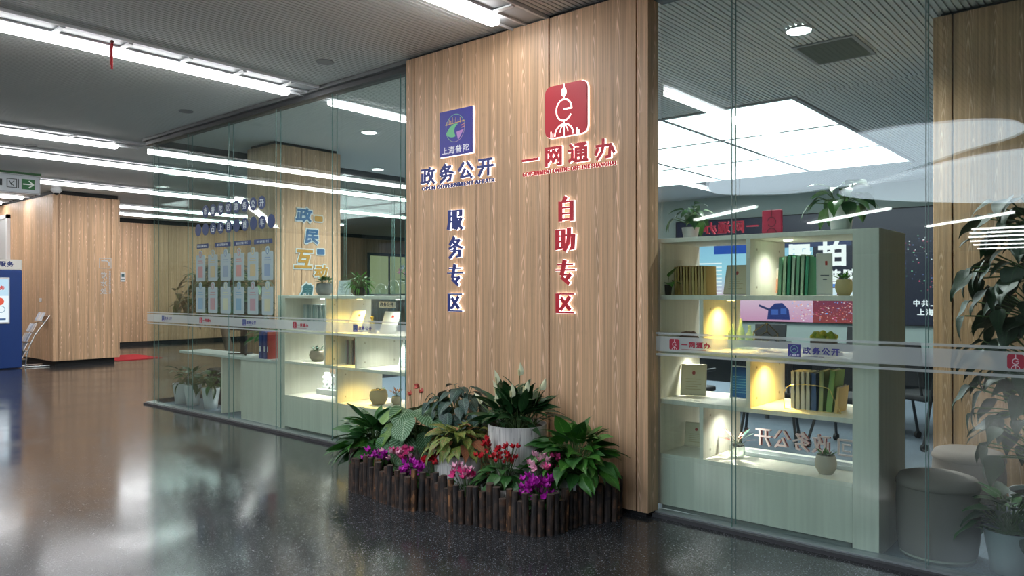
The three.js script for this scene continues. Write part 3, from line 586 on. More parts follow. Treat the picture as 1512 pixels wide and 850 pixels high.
// ---------------------------------------------------------------- shelf units with lit niches
const amberLens = glow(lin(1, 0.66, 0.2), 6), coolLens = glow(lin(1, 0.96, 0.9), 9);
function puck(t, x, y, z, amber) {
  part('puck_light', at(new THREE.CylinderGeometry(0.024, 0.028, 0.008, 20), x, y - 0.004, z), amber ? amberLens : coolLens, t).userData.label = amber ? 'amber puck light' : 'white puck light';
  const p = new THREE.SpotLight(amber ? lin(1, 0.62, 0.15) : lin(1, 0.93, 0.84), SPOT * (amber ? 2.6 : 1.1), 0, 1.25, 0.9); p.position.set(t.position.x + x, y - 0.014, t.position.z + z); p.target.position.set(t.position.x + x, 0, t.position.z + z); scene.add(p, p.target);
}
const ZB = -0.75, ZF = -0.19;
function shelfUnit(name, label, x0, x1, ys, uprights, stileL, stileR) {
  const t = thing(name, label, 'shelf'), T = 0.028;
  part('base_panel', rspan(x0, x1, 0.05, ys[0] - T, ZF - 0.02, ZF, 0.002), laminate, t);
  part('base_back', rspan(x0, x1, 0.05, ys[0] - T, ZB, ZB + 0.02, 0.002), laminate, t);
  part('toe_kick', span(x0 + 0.02, x1 - 0.02, 0, 0.05, ZB + 0.04, ZF - 0.03), M(lin(0.3, 0.3, 0.28), 0.6), t);
  ys.forEach((y) => part('shelf_board', rspan(x0, x1, y - T, y, ZB, ZF, 0.002), laminate, t));
  if (stileL) part('end_post', rspan(x0 - stileL, x0, 0, ys[ys.length - 1], ZB, ZF, 0.002), laminate, t); else part('end_panel', rspan(x0, x0 + 0.022, ys[0], ys[ys.length - 1] - T, ZB + 0.001, ZF - 0.001, 0.002), laminate, t);
  if (stileR) part('end_post', rspan(x1, x1 + stileR, 0, ys[ys.length - 1], ZB, ZF, 0.002), laminate, t);
  for (const [row, x] of uprights) part('divider', rspan(x, x + 0.026, ys[row], ys[row + 1] - T, ZB + 0.001, ZF - 0.001, 0.002), laminate, t);
  for (const [row, x] of uprights) for (const [fz, fy] of [[0.1, 0.05], [0.1, -0.06], [0.46, 0.05], [0.46, -0.06]]) part('cam_cover', new THREE.CylinderGeometry(0.008, 0.008, 0.002, 10).rotateZ(Math.PI / 2).translate(x + 0.0272, fy > 0 ? ys[row] + fy : ys[row + 1] - T + fy, ZF - fz), M(lin(0.5, 0.46, 0.36), 0.6), t);
  return t;
}
const RY = [0.385, 0.742, 1.07, 1.425, 1.797];
const rs = shelfUnit('display_shelf', 'tall cream open display shelf behind the right glass', -0.04, 1.185, RY, [[0, 0.262], [1, 0.57], [2, 0.262], [3, 0.57]], 0, 0.138);
puck(rs, 0.62 + 0.12, RY[4] - 0.028, -0.42, 0); puck(rs, 0.38, RY[3] - 0.028, -0.4, 1); puck(rs, 0.08, RY[2] - 0.028, -0.56, 0); puck(rs, 0.7, RY[2] - 0.028, -0.4, 1); puck(rs, 0.42, RY[1] - 0.028, -0.42, 0);
const LY = [0.375, 0.73, 1.05, 1.407];
const ls = shelfUnit('display_shelf', 'low cream open display shelf behind the left glass', -4.42, -2.52, LY, [[0, -3.555], [1, -3.74], [1, -3.255], [2, -3.73]], 0.14, 0);
puck(ls, -4.08, LY[3] - 0.028, -0.42, 0); puck(ls, -3.45, LY[3] - 0.028, -0.4, 1); puck(ls, -4.08, LY[2] - 0.028, -0.4, 0); puck(ls, -3.5, LY[2] - 0.028, -0.4, 1); puck(ls, -2.98, LY[2] - 0.028, -0.42, 0); puck(ls, -4.08, LY[1] - 0.028, -0.42, 0); puck(ls, -3.25, LY[1] - 0.028, -0.4, 1);
puck(ls, -2.9, LY[3] - 0.028, -0.42, 0);

// ---------------------------------------------------------------- books
function book(x, y, z, w, h, d, cover, spine, lean, label, group) {
  const t = thing('book', label, 'book', [x, y, z], 0, group);
  t.rotation.z = lean; t.position.y += Math.abs(Math.sin(lean)) * w / 2 + 0.0005;
  part('cover', [box(0.0025, h, d, -w / 2 + 0.00125, h / 2, 0), box(0.0025, h, d, w / 2 - 0.00125, h / 2, 0), box(w, h, 0.003, 0, h / 2, d / 2 - 0.0015)], cover, t);
  part('pages', box(w - 0.005, h - 0.006, d - 0.006, 0, h / 2, -0.003), spine, t);
}
const pagesM = M(lin(0.75, 0.73, 0.66), 0.8);
const paint = (r, g, b) => M(lin(r, g, b), 0.6);
const yel = [paint(0.78, 0.56, 0.22), paint(0.74, 0.48, 0.16), paint(0.62, 0.4, 0.18)];
for (let i = 0; i < 11; i++) book(-0.005 + i * 0.0215, RY[3], -0.45, 0.018, 0.19 + (i % 3) * 0.003, 0.15, yel[i % 3], pagesM, 0.02, 'ochre booklet on the upper right shelf, ' + ORD[i] + ' from the sign wall', 'ochre booklets on the upper right shelf');
const grn = [paint(0.2, 0.45, 0.28), paint(0.45, 0.62, 0.42), paint(0.05, 0.32, 0.18), paint(0.5, 0.66, 0.5)];
for (let i = 0; i < 7; i++) book(0.705 + i * 0.027, RY[3], -0.45, 0.022, 0.235 + (i % 3) * 0.006, 0.16, grn[i % 4], pagesM, -0.04, 'green book leaning on the upper right shelf, ' + ORD[i] + ' from the lit divider', 'green books on the upper right shelf');
const mix = [paint(0.72, 0.7, 0.62), paint(0.66, 0.64, 0.55), paint(0.72, 0.7, 0.62), paint(0.6, 0.58, 0.5)];
for (let i = 0; i < 4; i++) book(0.80 + i * 0.03, RY[1], -0.42, 0.022, 0.225, 0.17, mix[i], pagesM, 0.0, 'cream book in the wire book rack, ' + ORD[i] + ' from the amber divider', 'cream books in the wire rack');
book(0.925, RY[1], -0.42, 0.03, 0.222, 0.17, paint(0.05, 0.1, 0.24), pagesM, 0, 'navy book standing in the wire book rack', 'book');
book(0.965, RY[1], -0.42, 0.026, 0.24, 0.17, paint(0.35, 0.4, 0.2), pagesM, -0.03, 'olive green book standing in the wire book rack', 'book');
book(1.01, RY[1], -0.42, 0.034, 0.245, 0.17, paint(0.2, 0.36, 0.12), pagesM, -0.1, 'leaning leaf green book at the end of the wire rack', 'book');
book(1.05, RY[1], -0.42, 0.018, 0.15, 0.17, paint(0.66, 0.46, 0.2), pagesM, -0.1, 'short tan booklet leaning at the end of the wire rack', 'book');
{
  const t = thing('wire_book_rack', 'thin gold wire rack around the books on the right shelf', 'book rack', [0.92, RY[1], -0.42]);
  const gold = M(lin(0.7, 0.55, 0.25), 0.3, { metalness: 1 });
  part('front_wire', tube([V(-0.16, 0.004, 0.11), V(-0.16, 0.1, 0.11), V(-0.13, 0.14, 0.11), V(0.1, 0.14, 0.11), V(0.12, 0.1, 0.11), V(0.17, 0.004, 0.11)], 0.0025, 40, 5), gold, t);
  part('base_wire', tube([V(-0.16, 0.003, 0.11), V(0.17, 0.003, 0.11)], 0.0025, 8, 5), gold, t);
}
const pale = [paint(0.52, 0.62, 0.62), paint(0.64, 0.7, 0.7), paint(0.36, 0.5, 0.52)];
for (let i = 0; i < 13; i++) book(-4.36 + i * 0.033, LY[2], -0.47, 0.026, 0.262, 0.17, pale[i % 3], pagesM, i > 8 ? 0.14 : 0.02, 'pale teal binder on the left shelf, ' + ORD[i] + ' from the desk end', 'pale teal binders on the left shelf');
for (let i = 0; i < 2; i++) book(-3.86 + i * 0.035, LY[1], -0.5, 0.028, 0.27, 0.2, pale[i], pagesM, 0, 'tall pale binder beside the left shelf divider, ' + (i ? 'right' : 'left') + ' hand one of a pair', 'tall pale binders in the middle niche');
for (let i = 0; i < 6; i++) book(-3.64 + i * 0.026, LY[1], -0.47, 0.02, 0.25 - (i === 5 ? -0.01 : 0.01), 0.18, [pale[1], paint(0.35, 0.3, 0.42), pale[0], paint(0.6, 0.6, 0.6), paint(0.3, 0.3, 0.36), paint(0.28, 0.12, 0.1)][i], pagesM, 0, ['light teal', 'mauve', 'grey teal', 'light grey', 'slate', 'brown'][i] + ' book standing in the amber middle niche', 'book');

// ---------------------------------------------------------------- framed plates, documents, signs on the shelves
function framed(name, label, x, y, z, w, h, tilt, frameM, tex, turn = 0, cat = 'frame') {
  const t = thing(name, label, cat, [x, y, z], turn), g = new THREE.Group(); t.add(g); t.remove(g);
  const R = (geo) => { geo.rotateX(tilt); return geo; };
  part('frame', R(at(rbox(w, h, 0.016, 0.004), 0, h / 2, 0)), frameM, t);
  part('print', R(at(new THREE.PlaneGeometry(w - 0.016, h - 0.016), 0, h / 2, 0.0086)), M(0xffffff, 0.5, { map: tex }), t);
  part('easel_leg', rod(V(0, h * 0.55, -Math.abs(Math.sin(tilt)) * h * 0.6), V(0, 0.004, -0.11), 0.004), frameM, t);
  return t;
}
const certTex = canvasTex(128, 128, (c) => { c.fillStyle = '#d8ccae'; c.fillRect(0, 0, 128, 128); c.fillStyle = '#b8aa86'; for (let i = 0; i < 5; i++) c.fillRect(22, 60 + i * 11, 84 - (i % 2) * 20, 3); c.fillStyle = '#a63a34'; c.beginPath(); c.arc(64, 34, 9, 0, 7); c.fill(); });
const docTex = canvasTex(128, 160, (c) => { c.fillStyle = '#eceae4'; c.fillRect(0, 0, 128, 160); c.fillStyle = '#c9443a'; c.fillRect(70, 26, 22, 18); c.fillStyle = '#5d6470'; c.fillRect(24, 84, 84, 5); c.fillRect(46, 100, 40, 4); });
const noteTex = canvasTex(128, 128, (c) => { c.fillStyle = '#dfe9ea'; c.fillRect(0, 0, 128, 128); c.fillStyle = '#8fa0a6'; for (let i = 0; i < 9; i++) c.fillRect(16 + (i % 3) * 8, 16 + i * 11, 60 - (i % 4) * 8, 4); });
const blueTex = canvasTex(128, 128, (c) => { const g = c.createLinearGradient(0, 0, 0, 128); g.addColorStop(0, '#16407c'); g.addColorStop(0.5, '#2f7fb4'); g.addColorStop(1, '#1f5f9c'); c.fillStyle = g; c.fillRect(0, 0, 128, 128); c.fillStyle = '#8fc4dc'; for (let i = 0; i < 7; i++) c.fillRect(10, 40 + i * 11, 70 + (i * 29) % 40, 2); });
const cream = M(lin(0.6, 0.53, 0.38), 0.5), whiteP = M(lin(0.76, 0.76, 0.74), 0.5);
framed('framed_certificate', 'cream framed certificate tilted in the lower middle niche of the right shelf', 0.09, RY[1] + 0.004, -0.44, 0.17, 0.215, -0.3, cream, certTex, 0.35);
framed('framed_picture', 'blue framed picture in the lower middle niche of the right shelf', 0.41, RY[1] + 0.004, -0.5, 0.17, 0.215, -0.12, whiteP, blueTex);
framed('award_plaque', 'cream award plaque on the upper right shelf', 0.37, RY[3] + 0.004, -0.48, 0.17, 0.2, -0.25, cream, certTex, -0.1, 'plaque');
framed('wooden_plaque', 'small plain plaque in the bottom left niche of the right shelf', 0.08, RY[0] + 0.004, -0.5, 0.16, 0.165, -0.2, cream, certTex, 0.2, 'plaque');
framed('pink_panel', 'pale orange printed panel beside the green books on the right shelf', 0.635, RY[3] + 0.004, -0.6, 0.1, 0.17, -0.1, whiteP, canvasTex(64, 64, (c) => { c.fillStyle = '#ead9c8'; c.fillRect(0, 0, 64, 64); c.fillStyle = '#d99a78'; c.fillRect(0, 24, 64, 40); }), 0, 'panel');
framed('tall_document', 'white folded document stand beside the green books', 0.96, RY[3] + 0.004, -0.42, 0.09, 0.25, -0.1, whiteP, docTex, 0.4, 'document');
framed('open_document', 'white document with a red emblem in the amber niche', -3.57, LY[2] + 0.004, -0.42, 0.22, 0.215, -0.35, whiteP, docTex, 0, 'document');
framed('open_document', 'white document leaning beside the gold figurine on the left shelf', -3.06, LY[2] + 0.004, -0.42, 0.22, 0.215, -0.35, whiteP, docTex, 0, 'document');
framed('framed_note', 'white framed note on top of the left shelf', -3.7, LY[3] + 0.004, -0.4, 0.2, 0.15, -0.12, whiteP, noteTex);
framed('white_panel', 'tall white tilted panel in the right niche of the left shelf', -2.9, LY[1] + 0.004, -0.5, 0.24, 0.27, -0.2, whiteP, noteTex, -0.2, 'panel');
{
  const t = thing('name_plate', 'small pale name plate standing behind the documents', 'plate', [-3.3, LY[2], -0.62]);
  part('plate', at(rbox(0.25, 0.06, 0.01), 0, 0.27, 0), whiteP, t); part('characters', [...'政务公开'].map((ch, i) => glyph(ch, -0.1 + i * 0.052, -0.1 + i * 0.052 + 0.044, 0.25, 0.292, 0.0052, 0.007, 12, 12)), navyInk, t); part('post', rod(V(0, 0, 0), V(0, 0.25, 0), 0.005), chrome, t);
}
{
  const t = thing('gold_figurine', 'small gold figurine between the two white documents', 'figurine', [-3.32, LY[2], -0.45]);
  const gold = M(lin(0.75, 0.5, 0.1), 0.3, { metalness: 0.9 });
  part('figure', lathe([[0.001, 0.16], [0.014, 0.155], [0.018, 0.14], [0.008, 0.125], [0.026, 0.1], [0.02, 0.06], [0.034, 0.02], [0.034, 0]]), gold, t);
  part('base', at(new THREE.CylinderGeometry(0.042, 0.045, 0.014, 20), 0, 0.007, 0), black, t);
}
// mirrored acrylic signs: they face into the office
{
  const t = thing('backward_sign', 'red standing sign facing inwards on the right shelf top', 'sign', [0.43, RY[4], -0.45], Math.PI);
  const red = M(lin(0.6, 0.03, 0.09), 0.5);
  part('base', at(rbox(0.56, 0.012, 0.08, 0.003), 0, 0.006, 0), red, t);
  part('logo_plate', at(rbox(0.13, 0.15, 0.02, 0.02), -0.2, 0.09, 0), red, t);
  part('tower_outline', [ribbon(arc(-0.2, 0.09, 0.026, 0.03, 0.3, 5.7, 20), 0.006, -0.0125, -0.0105), ribbon([[-0.2, 0.165], [-0.2, 0.128]], 0.005, -0.0125, -0.0105), ribbon(arc(-0.2, 0.02, 0.03, 0.03, 0, Math.PI, 12), 0.006, -0.0125, -0.0105)], M(lin(0.25, 0.02, 0.05), 0.5), t);
  [...'一网通办'].forEach((ch, i) => part('character', glyph(ch, -0.115 + i * 0.098, -0.03 + i * 0.098, 0.03, 0.115, -0.009, 0.009, 10, 11), red, t));
}
{
  const t = thing('acrylic_sign', 'clear acrylic sign with pink white reversed characters in the bottom niche', 'sign', [0.78, RY[0], -0.52], Math.PI);
  part('plate', at(new THREE.PlaneGeometry(0.66, 0.19), 0, 0.125, 0), MP(lin(0.94, 0.97, 0.97), 0.02, { transmission: 1, thickness: 0, ior: 1.5 }), t);
  part('base', at(rbox(0.7, 0.028, 0.1, 0.004), 0, 0.014, 0), MP(lin(0.85, 0.9, 0.92), 0.08, { transmission: 0.55, thickness: 0, ior: 1.5 }), t);
  [...'政务公开'].forEach((ch, i) => {
    const c = part('character', glyph(ch, -0.18 + i * 0.122, -0.075 + i * 0.122, 0.07, 0.19, -0.008, 0.004, 9, 10), M(lin(0.88, 0.66, 0.66), 0.5), t);
    part('red_edge', glyph(ch, -0.186 + i * 0.122, -0.081 + i * 0.122, 0.07, 0.19, 0.0045, 0.012, 7, 8), M(lin(0.55, 0.12, 0.12), 0.5), c);
  });
  part('logo_box', [ribbon([[-0.32, 0.08], [-0.23, 0.08], [-0.23, 0.17], [-0.32, 0.17], [-0.32, 0.08]], 0.01, -0.006, 0.006), ribbon([[-0.295, 0.105], [-0.255, 0.105], [-0.255, 0.145], [-0.295, 0.145]], 0.008, -0.006, 0.006)], M(lin(0.76, 0.6, 0.6), 0.5), t);
}
{
  const t = thing('backward_sign', 'white reversed block characters in the bottom niche of the left shelf', 'sign', [-4.0, LY[0], -0.5], Math.PI);
  part('base', at(rbox(0.46, 0.06, 0.12, 0.004), 0, 0.03, 0), whiteP, t);
  [...'百姓'].forEach((ch, i) => part('character', glyph(ch, -0.18 + i * 0.19, -0.02 + i * 0.19, 0.065, 0.225, -0.02, 0.02, 16, 17), M(lin(0.82, 0.82, 0.82), 0.5), t));
}
{
  const t = thing('wire_sculpture', 'black wire cube sculpture lying tilted on the right shelf', 'sculpture', [0.6, RY[2] + 0.062, -0.42]);
  const c = []; for (const a of [-1, 1]) for (const b of [-1, 1]) for (const [p, q] of [[V(-1, a, b), V(1, a, b)], [V(a, -1, b), V(a, 1, b)], [V(a, b, -1), V(a, b, 1)]]) c.push(rod(p.multiplyScalar(0.052), q.multiplyScalar(0.052), 0.0035, 6));
  const g = merge(c); g.rotateX(0.62); g.rotateZ(0.6); g.computeBoundingBox(); g.translate(0, -0.062 - g.boundingBox.min.y, 0);
  part('frame', g, black, t); part('perch', at(rbox(0.1, 0.006, 0.03), 0.06, -0.059, 0.02), M(lin(0.2, 0.05, 0.05), 0.6), t);
}
{
  const t = thing('stone_ornament', 'brown carved stone cluster on a dark stand, right shelf', 'ornament', [0.06, RY[2], -0.45]);
  part('stand', [at(rbox(0.16, 0.012, 0.07), 0, 0.035, 0), at(rbox(0.14, 0.03, 0.06), 0, 0.015, 0)], M(lin(0.06, 0.035, 0.025), 0.5), t);
  for (let i = 0; i < 9; i++) part('stone', at(new THREE.IcosahedronGeometry(rr(0.016, 0.026), 1), -0.055 + (i % 5) * 0.027, 0.06 + Math.floor(i / 5) * 0.028, rr(-0.015, 0.015)), M(lin(0.3, 0.17, 0.12), 0.7), t);
}
{
  const t = thing('green_glassware', 'row of greenish glass bottles under the amber light', 'glassware', [0.4, RY[2], -0.5]);
  [[-0.06, 0.17], [0, 0.2], [0.06, 0.16]].forEach(([x, h]) => part('bottle', lathe([[0.001, 0.002], [0.024, 0.002], [0.025, h * 0.6], [0.01, h * 0.78], [0.01, h]], 18).translate(x, 0, 0), MP(lin(0.55, 0.72, 0.6), 0.05, { transmission: 0.85, thickness: 0 }), t));
}

// ---------------------------------------------------------------- leaves
// a leaf from its base at the origin, along +z, face up; w(t) is the half width profile
function leafGeo(L, W, o = {}) {
  const nl = o.nl ?? 8, nw = 2, pos = [], uv = [], idx = [];
  const prof = o.round ? (t) => Math.sqrt(Math.max(0, 1 - Math.pow(2 * Math.pow(t, 0.82) - 1, 2))) : (t) => Math.pow(Math.sin(Math.PI * Math.pow(t, o.fat ?? 0.72)), 0.9) * (1 - 0.25 * t);
  for (let i = 0; i <= nl; i++) for (let j = -nw; j <= nw; j++) {
    const t = i / nl, s = j / nw, w = W / 2 * Math.max(0.015, prof(Math.min(0.999, Math.max(0.001, t))));
    const a = (o.droop ?? 0.5) * t, z = L * (t - 0.16 * a * t), y = -L * a * t * 0.62 + (o.fold ?? 0.18) * Math.abs(s) * w + (o.wave ?? 0.02) * L * Math.sin(t * 9 + (s > 0 ? 1 : 0)) * Math.abs(s);
    pos.push(s * w, y, z); uv.push(s / 2 + 0.5, t);
  }
  const k = nw * 2 + 1;
  for (let i = 0; i < nl; i++) for (let j = 0; j < k - 1; j++) { const a = i * k + j; idx.push(a, a + k, a + 1, a + 1, a + k, a + k + 1); }
  const g = new THREE.BufferGeometry(); g.setAttribute('position', new THREE.Float32BufferAttribute(pos, 3)); g.setAttribute('uv', new THREE.Float32BufferAttribute(uv, 2)); g.setIndex(idx); g.computeVertexNormals();
  return g;
}
const leafTex = (bg, mid, draw) => canvasTex(128, 256, (c) => {
  c.fillStyle = bg; c.fillRect(0, 0, 128, 256);
  for (let i = 0; i < 260; i++) { c.fillStyle = i % 2 ? 'rgba(0,20,0,0.10)' : 'rgba(170,220,120,0.07)'; c.fillRect(rnd() * 128, rnd() * 256, 2 + rnd() * 6, 3 + rnd() * 14); }
  draw?.(c); c.strokeStyle = mid; c.lineWidth = 3; c.beginPath(); c.moveTo(64, 256); c.lineTo(64, 0); c.stroke();
});
const veins = (color, lw, n, slope = 34) => (c) => { c.strokeStyle = color; c.lineWidth = lw; for (let i = -2; i < n; i++) { const y = 256 - i * 256 / n; c.beginPath(); c.moveTo(64, y); c.quadraticCurveTo(34, y - slope * 0.9, 2, y - slope * 1.6); c.moveTo(64, y); c.quadraticCurveTo(94, y - slope * 0.9, 126, y - slope * 1.6); c.stroke(); } };
const leafM = (tex, rough = 0.45) => MP(0xffffff, rough, { map: tex, side: THREE.DoubleSide, transmission: 0.12, thickness: 0 });
const LM = {
  lily: leafM(leafTex('#27502a', '#4a7a3c', veins('rgba(20,50,20,0.5)', 1.5, 18)), 0.35),
  bright: leafM(leafTex('#3f7a2a', '#84b45a', veins('rgba(120,170,80,0.45)', 1.5, 9)), 0.38),
  mid: leafM(leafTex('#33652e', '#5c9148', veins('rgba(70,120,60,0.5)', 1.5, 10)), 0.4),
  orbifolia: leafM(leafTex('#3f6b42', '#a9c2a0', veins('rgba(158,190,164,0.8)', 4, 9, 70)), 0.45),
  orbifoliaBack: leafM(leafTex('#5f8a3c', '#a9c285', veins('rgba(140,176,90,0.7)', 6, 8, 78)), 0.45),
  darkcal: leafM(leafTex('#24403a', '#8fae9c', veins('rgba(120,156,140,0.75)', 3, 12, 26)), 0.4),
  agla: leafM(leafTex('#6f8434', '#c9a06a', (c) => { veins('rgba(60,96,40,0.8)', 5, 8)(c); for (let i = 0; i < 60; i++) { c.fillStyle = ['rgba(190,96,70,0.5)', 'rgba(120,150,60,0.6)', 'rgba(200,170,90,0.4)'][i % 3]; c.beginPath(); c.ellipse(rnd() * 128, rnd() * 256, 3 + rnd() * 5, 5 + rnd() * 10, rnd(), 0, 7); c.fill(); } }), 0.45),
  aglaRed: leafM(leafTex('#b0704e', '#d9a884', veins('rgba(150,70,50,0.6)', 4, 8)), 0.45),
  ficus: leafM(leafTex('#1c3a22', '#3a5f38', veins('rgba(44,80,46,0.5)', 1.5, 8)), 0.5),
  fern: leafM(leafTex('#4f8f2c', '#7ab94a'), 0.5),
};
const stemM = M(lin(0.09, 0.16, 0.05), 0.6), soilM = M(lin(0.035, 0.025, 0.018), 0.95);
const UPV = V(0, 1, 0);
// leaves on arching stalks round a crown; each leaf its own mesh, geometry shared
function foliage(t, o) {
  const stalks = [];
  for (let i = 0; i < o.n; i++) {
    const f = (i + 0.5) / o.n, az = i * 2.39996 + (o.az ?? 0) + rr(-0.3, 0.3), el = (o.el0 ?? 1.35) + ((o.el1 ?? 0.15) - (o.el0 ?? 1.35)) * Math.pow(f, o.pow ?? 0.8) + rr(-0.12, 0.12);
    const d = V(Math.cos(el) * Math.cos(az), Math.sin(el), Math.cos(el) * Math.sin(az));
    const sl = (o.stalk ?? 0.2) * rr(0.75, 1.15), b = V(rr(-1, 1) * (o.spread ?? 0.03), o.y ?? 0, rr(-1, 1) * (o.spread ?? 0.03));
    const tip = b.clone().addScaledVector(d, sl); tip.y += sl * 0.15;
    const sc = rr(o.s0 ?? 0.8, o.s1 ?? 1.15), geo = o.geos[i % o.geos.length];
    const le = el - (o.nod ?? 0.5) + rr(-0.2, 0.2), ld = V(Math.cos(le) * Math.cos(az), Math.sin(le), Math.cos(le) * Math.sin(az));
    const reach = t.position.clone().add(tip).addScaledVector(ld, o.L * sc);
    const out = (p) => (o.keep ? !o.keep(p) : p.z < 0.03);
    if (out(reach) || out(t.position.clone().add(tip))) continue;
    const m = part('leaf', geo, Array.isArray(o.mat) ? o.mat[i % o.mat.length] : o.mat, t);
    m.position.copy(tip);
    const side = new THREE.Vector3().crossVectors(UPV, ld).normalize(), nrm = new THREE.Vector3().crossVectors(ld, side).normalize();
    m.quaternion.setFromRotationMatrix(new THREE.Matrix4().makeBasis(side, nrm, ld)); m.rotateZ(rr(-1, 1) * (o.roll ?? 0.35)); m.scale.setScalar(sc);
    stalks.push(tube([b, b.clone().lerp(tip, 0.55).add(V(0, sl * 0.05, 0)), tip], o.sr ?? 0.003, 6, 4));
  }
  if (stalks.length) part('stems', stalks, stemM, t);
}
const potTex = dataTex(256, 256, (u, v) => { const g = vn(u * 40, v * 2, 40, 2), k = 208 + (vn(u * 90, v * 8, 90, 8) - 0.5) * 34 - (Math.abs(g - 0.5) < 0.018 ? 50 : 0) + (vn(u * 6, v * 3, 6, 3) - 0.5) * 20; return [k, k * 0.99, k * 0.97]; }, [2, 1]);
const potWhite = M(0xffffff, 0.75, { map: potTex }), potDark = M(lin(0.05, 0.04, 0.035), 0.6), potGlaze = M(lin(0.74, 0.76, 0.76), 0.3);
function pot(t, r0, r1, h, mat, belly = 0) {
  part('pot', lathe([[0.001, 0], [r0, 0], [r0 + (r1 - r0) * 0.3 + belly, h * 0.35], [r0 + (r1 - r0) * 0.7 + belly, h * 0.7], [r1, h], [r1 - 0.012, h], [r1 - 0.014, h - 0.03]], 40), mat, t);
  part('soil', at(new THREE.CylinderGeometry(r1 - 0.013, r1 - 0.013, 0.01, 28), 0, h - 0.03, 0), soilM, t);
}
// ---------------------------------------------------------------- planted bed before the sign wall
const gLong = [leafGeo(0.23, 0.1, { droop: 0.7, fat: 0.74 }), leafGeo(0.22, 0.09, { droop: 0.45, fat: 0.78 })];
const gOval = [leafGeo(0.18, 0.115, { droop: 0.5, fat: 0.62 }), leafGeo(0.165, 0.1, { droop: 0.75, fat: 0.64, wave: 0.03 })];
const gRound = [leafGeo(0.23, 0.2, { round: true, droop: 0.45, fold: 0.12, nl: 12 }), leafGeo(0.21, 0.185, { round: true, droop: 0.65, fold: 0.14, nl: 12 })];
const gSmall = [leafGeo(0.13, 0.09, { fat: 0.6, droop: 0.6 }), leafGeo(0.12, 0.075, { fat: 0.65, droop: 0.8 })];
const inBed = (p) => p.z > 0.06 && p.y > 0.03;
{
  const t = thing('potted_plant', 'dark green long leaved plant at the left end of the log bed', 'plant', [-2.08, 0, 0.5]);
  pot(t, 0.09, 0.12, 0.2, potDark); foliage(t, { n: 130, L: 0.21, roll: 0.95, geos: gLong, mat: [LM.mid, LM.lily, LM.bright, LM.mid], y: 0.2, stalk: 0.2, el0: 1.45, el1: 0.05, nod: 0.35, s0: 0.7, s1: 1.0, keep: (p) => inBed(p) && p.x > -2.7 });
}
{
  const t = thing('potted_plant', 'calathea with large round silver striped leaves in a white pot', 'plant', [-1.75, 0, 0.4]);
  pot(t, 0.13, 0.17, 0.32, potWhite, 0.012); foliage(t, { n: 28, L: 0.22, geos: gRound, mat: [LM.orbifolia, LM.orbifolia, LM.orbifoliaBack, LM.orbifolia], y: 0.3, stalk: 0.26, el0: 1.4, el1: 0.3, nod: 1.25, s0: 0.75, s1: 1.05, keep: inBed });
}
{
  const t = thing('potted_plant', 'dark calathea with small veined leaves against the sign wall', 'plant', [-1.44, 0, 0.24]);
  pot(t, 0.1, 0.13, 0.42, potDark); foliage(t, { n: 110, L: 0.13, geos: gSmall, mat: LM.darkcal, y: 0.42, stalk: 0.26, el0: 1.45, el1: 0.2, nod: 1.3, s0: 0.85, s1: 1.2, keep: inBed });
}
{
  const t = thing('potted_plant', 'aglaonema with mottled yellow green and red leaves in a white pot', 'plant', [-1.175, 0, 0.54]);
  pot(t, 0.125, 0.16, 0.345, potWhite, 0.01); foliage(t, { n: 96, L: 0.14, geos: gOval, mat: [LM.agla, LM.agla, LM.agla, LM.aglaRed, LM.agla], y: 0.33, stalk: 0.17, el0: 1.4, el1: 0.2, nod: 0.75, s0: 0.6, s1: 0.85, keep: inBed });
}
{
  const t = thing('potted_plant', 'peace lily with white spathes in the tallest white pot', 'plant', [-0.815, 0, 0.33]);
  pot(t, 0.155, 0.2, 0.56, potWhite, 0.006); foliage(t, { n: 120, L: 0.24, roll: 0.8, geos: [leafGeo(0.25, 0.085, { droop: 0.7, fat: 0.76 }), leafGeo(0.23, 0.075, { droop: 0.4, fat: 0.8 })], mat: LM.lily, y: 0.53, stalk: 0.13, el0: 1.5, el1: 0.3, nod: 0.15, spread: 0.1, s0: 0.6, s1: 1.0, pow: 1.1, keep: inBed });
  const spathe = leafGeo(0.1, 0.05, { fat: 0.6, droop: 0.1, fold: 0.7 }), sm = M(lin(0.72, 0.74, 0.5), 0.5, { side: THREE.DoubleSide });
  for (const [x, y, z, a] of [[0.02, 0.93, 0.0, 0.1], [-0.14, 0.87, 0.05, -0.2], [-0.19, 0.79, 0.0, -0.3], [0.11, 0.83, 0.06, 0.4], [0.05, 0.8, 0.12, 0.1], [0.16, 0.84, -0.05, 0.5], [-0.28, 0.72, 0.06, -0.7], [-0.06, 0.73, 0.15, 0]]) {
    const f = part('flower', spathe.clone().rotateX(-Math.PI / 2).rotateZ(-a), sm, t); f.position.set(x, y - 0.05, z);
    part('flower_stem', tube([V(x * 0.2, 0.54, z * 0.2), V(x * 0.7, (y + 0.5) / 2, z * 0.7), V(x, y - 0.05, z)], 0.0035, 8, 5), stemM, t);
    part('spadix', rod(V(x, y - 0.045, z + 0.008), V(x + a * 0.02, y - 0.005, z + 0.012), 0.005, 6), M(lin(0.7, 0.66, 0.36), 0.7), f.parent);
  }
}
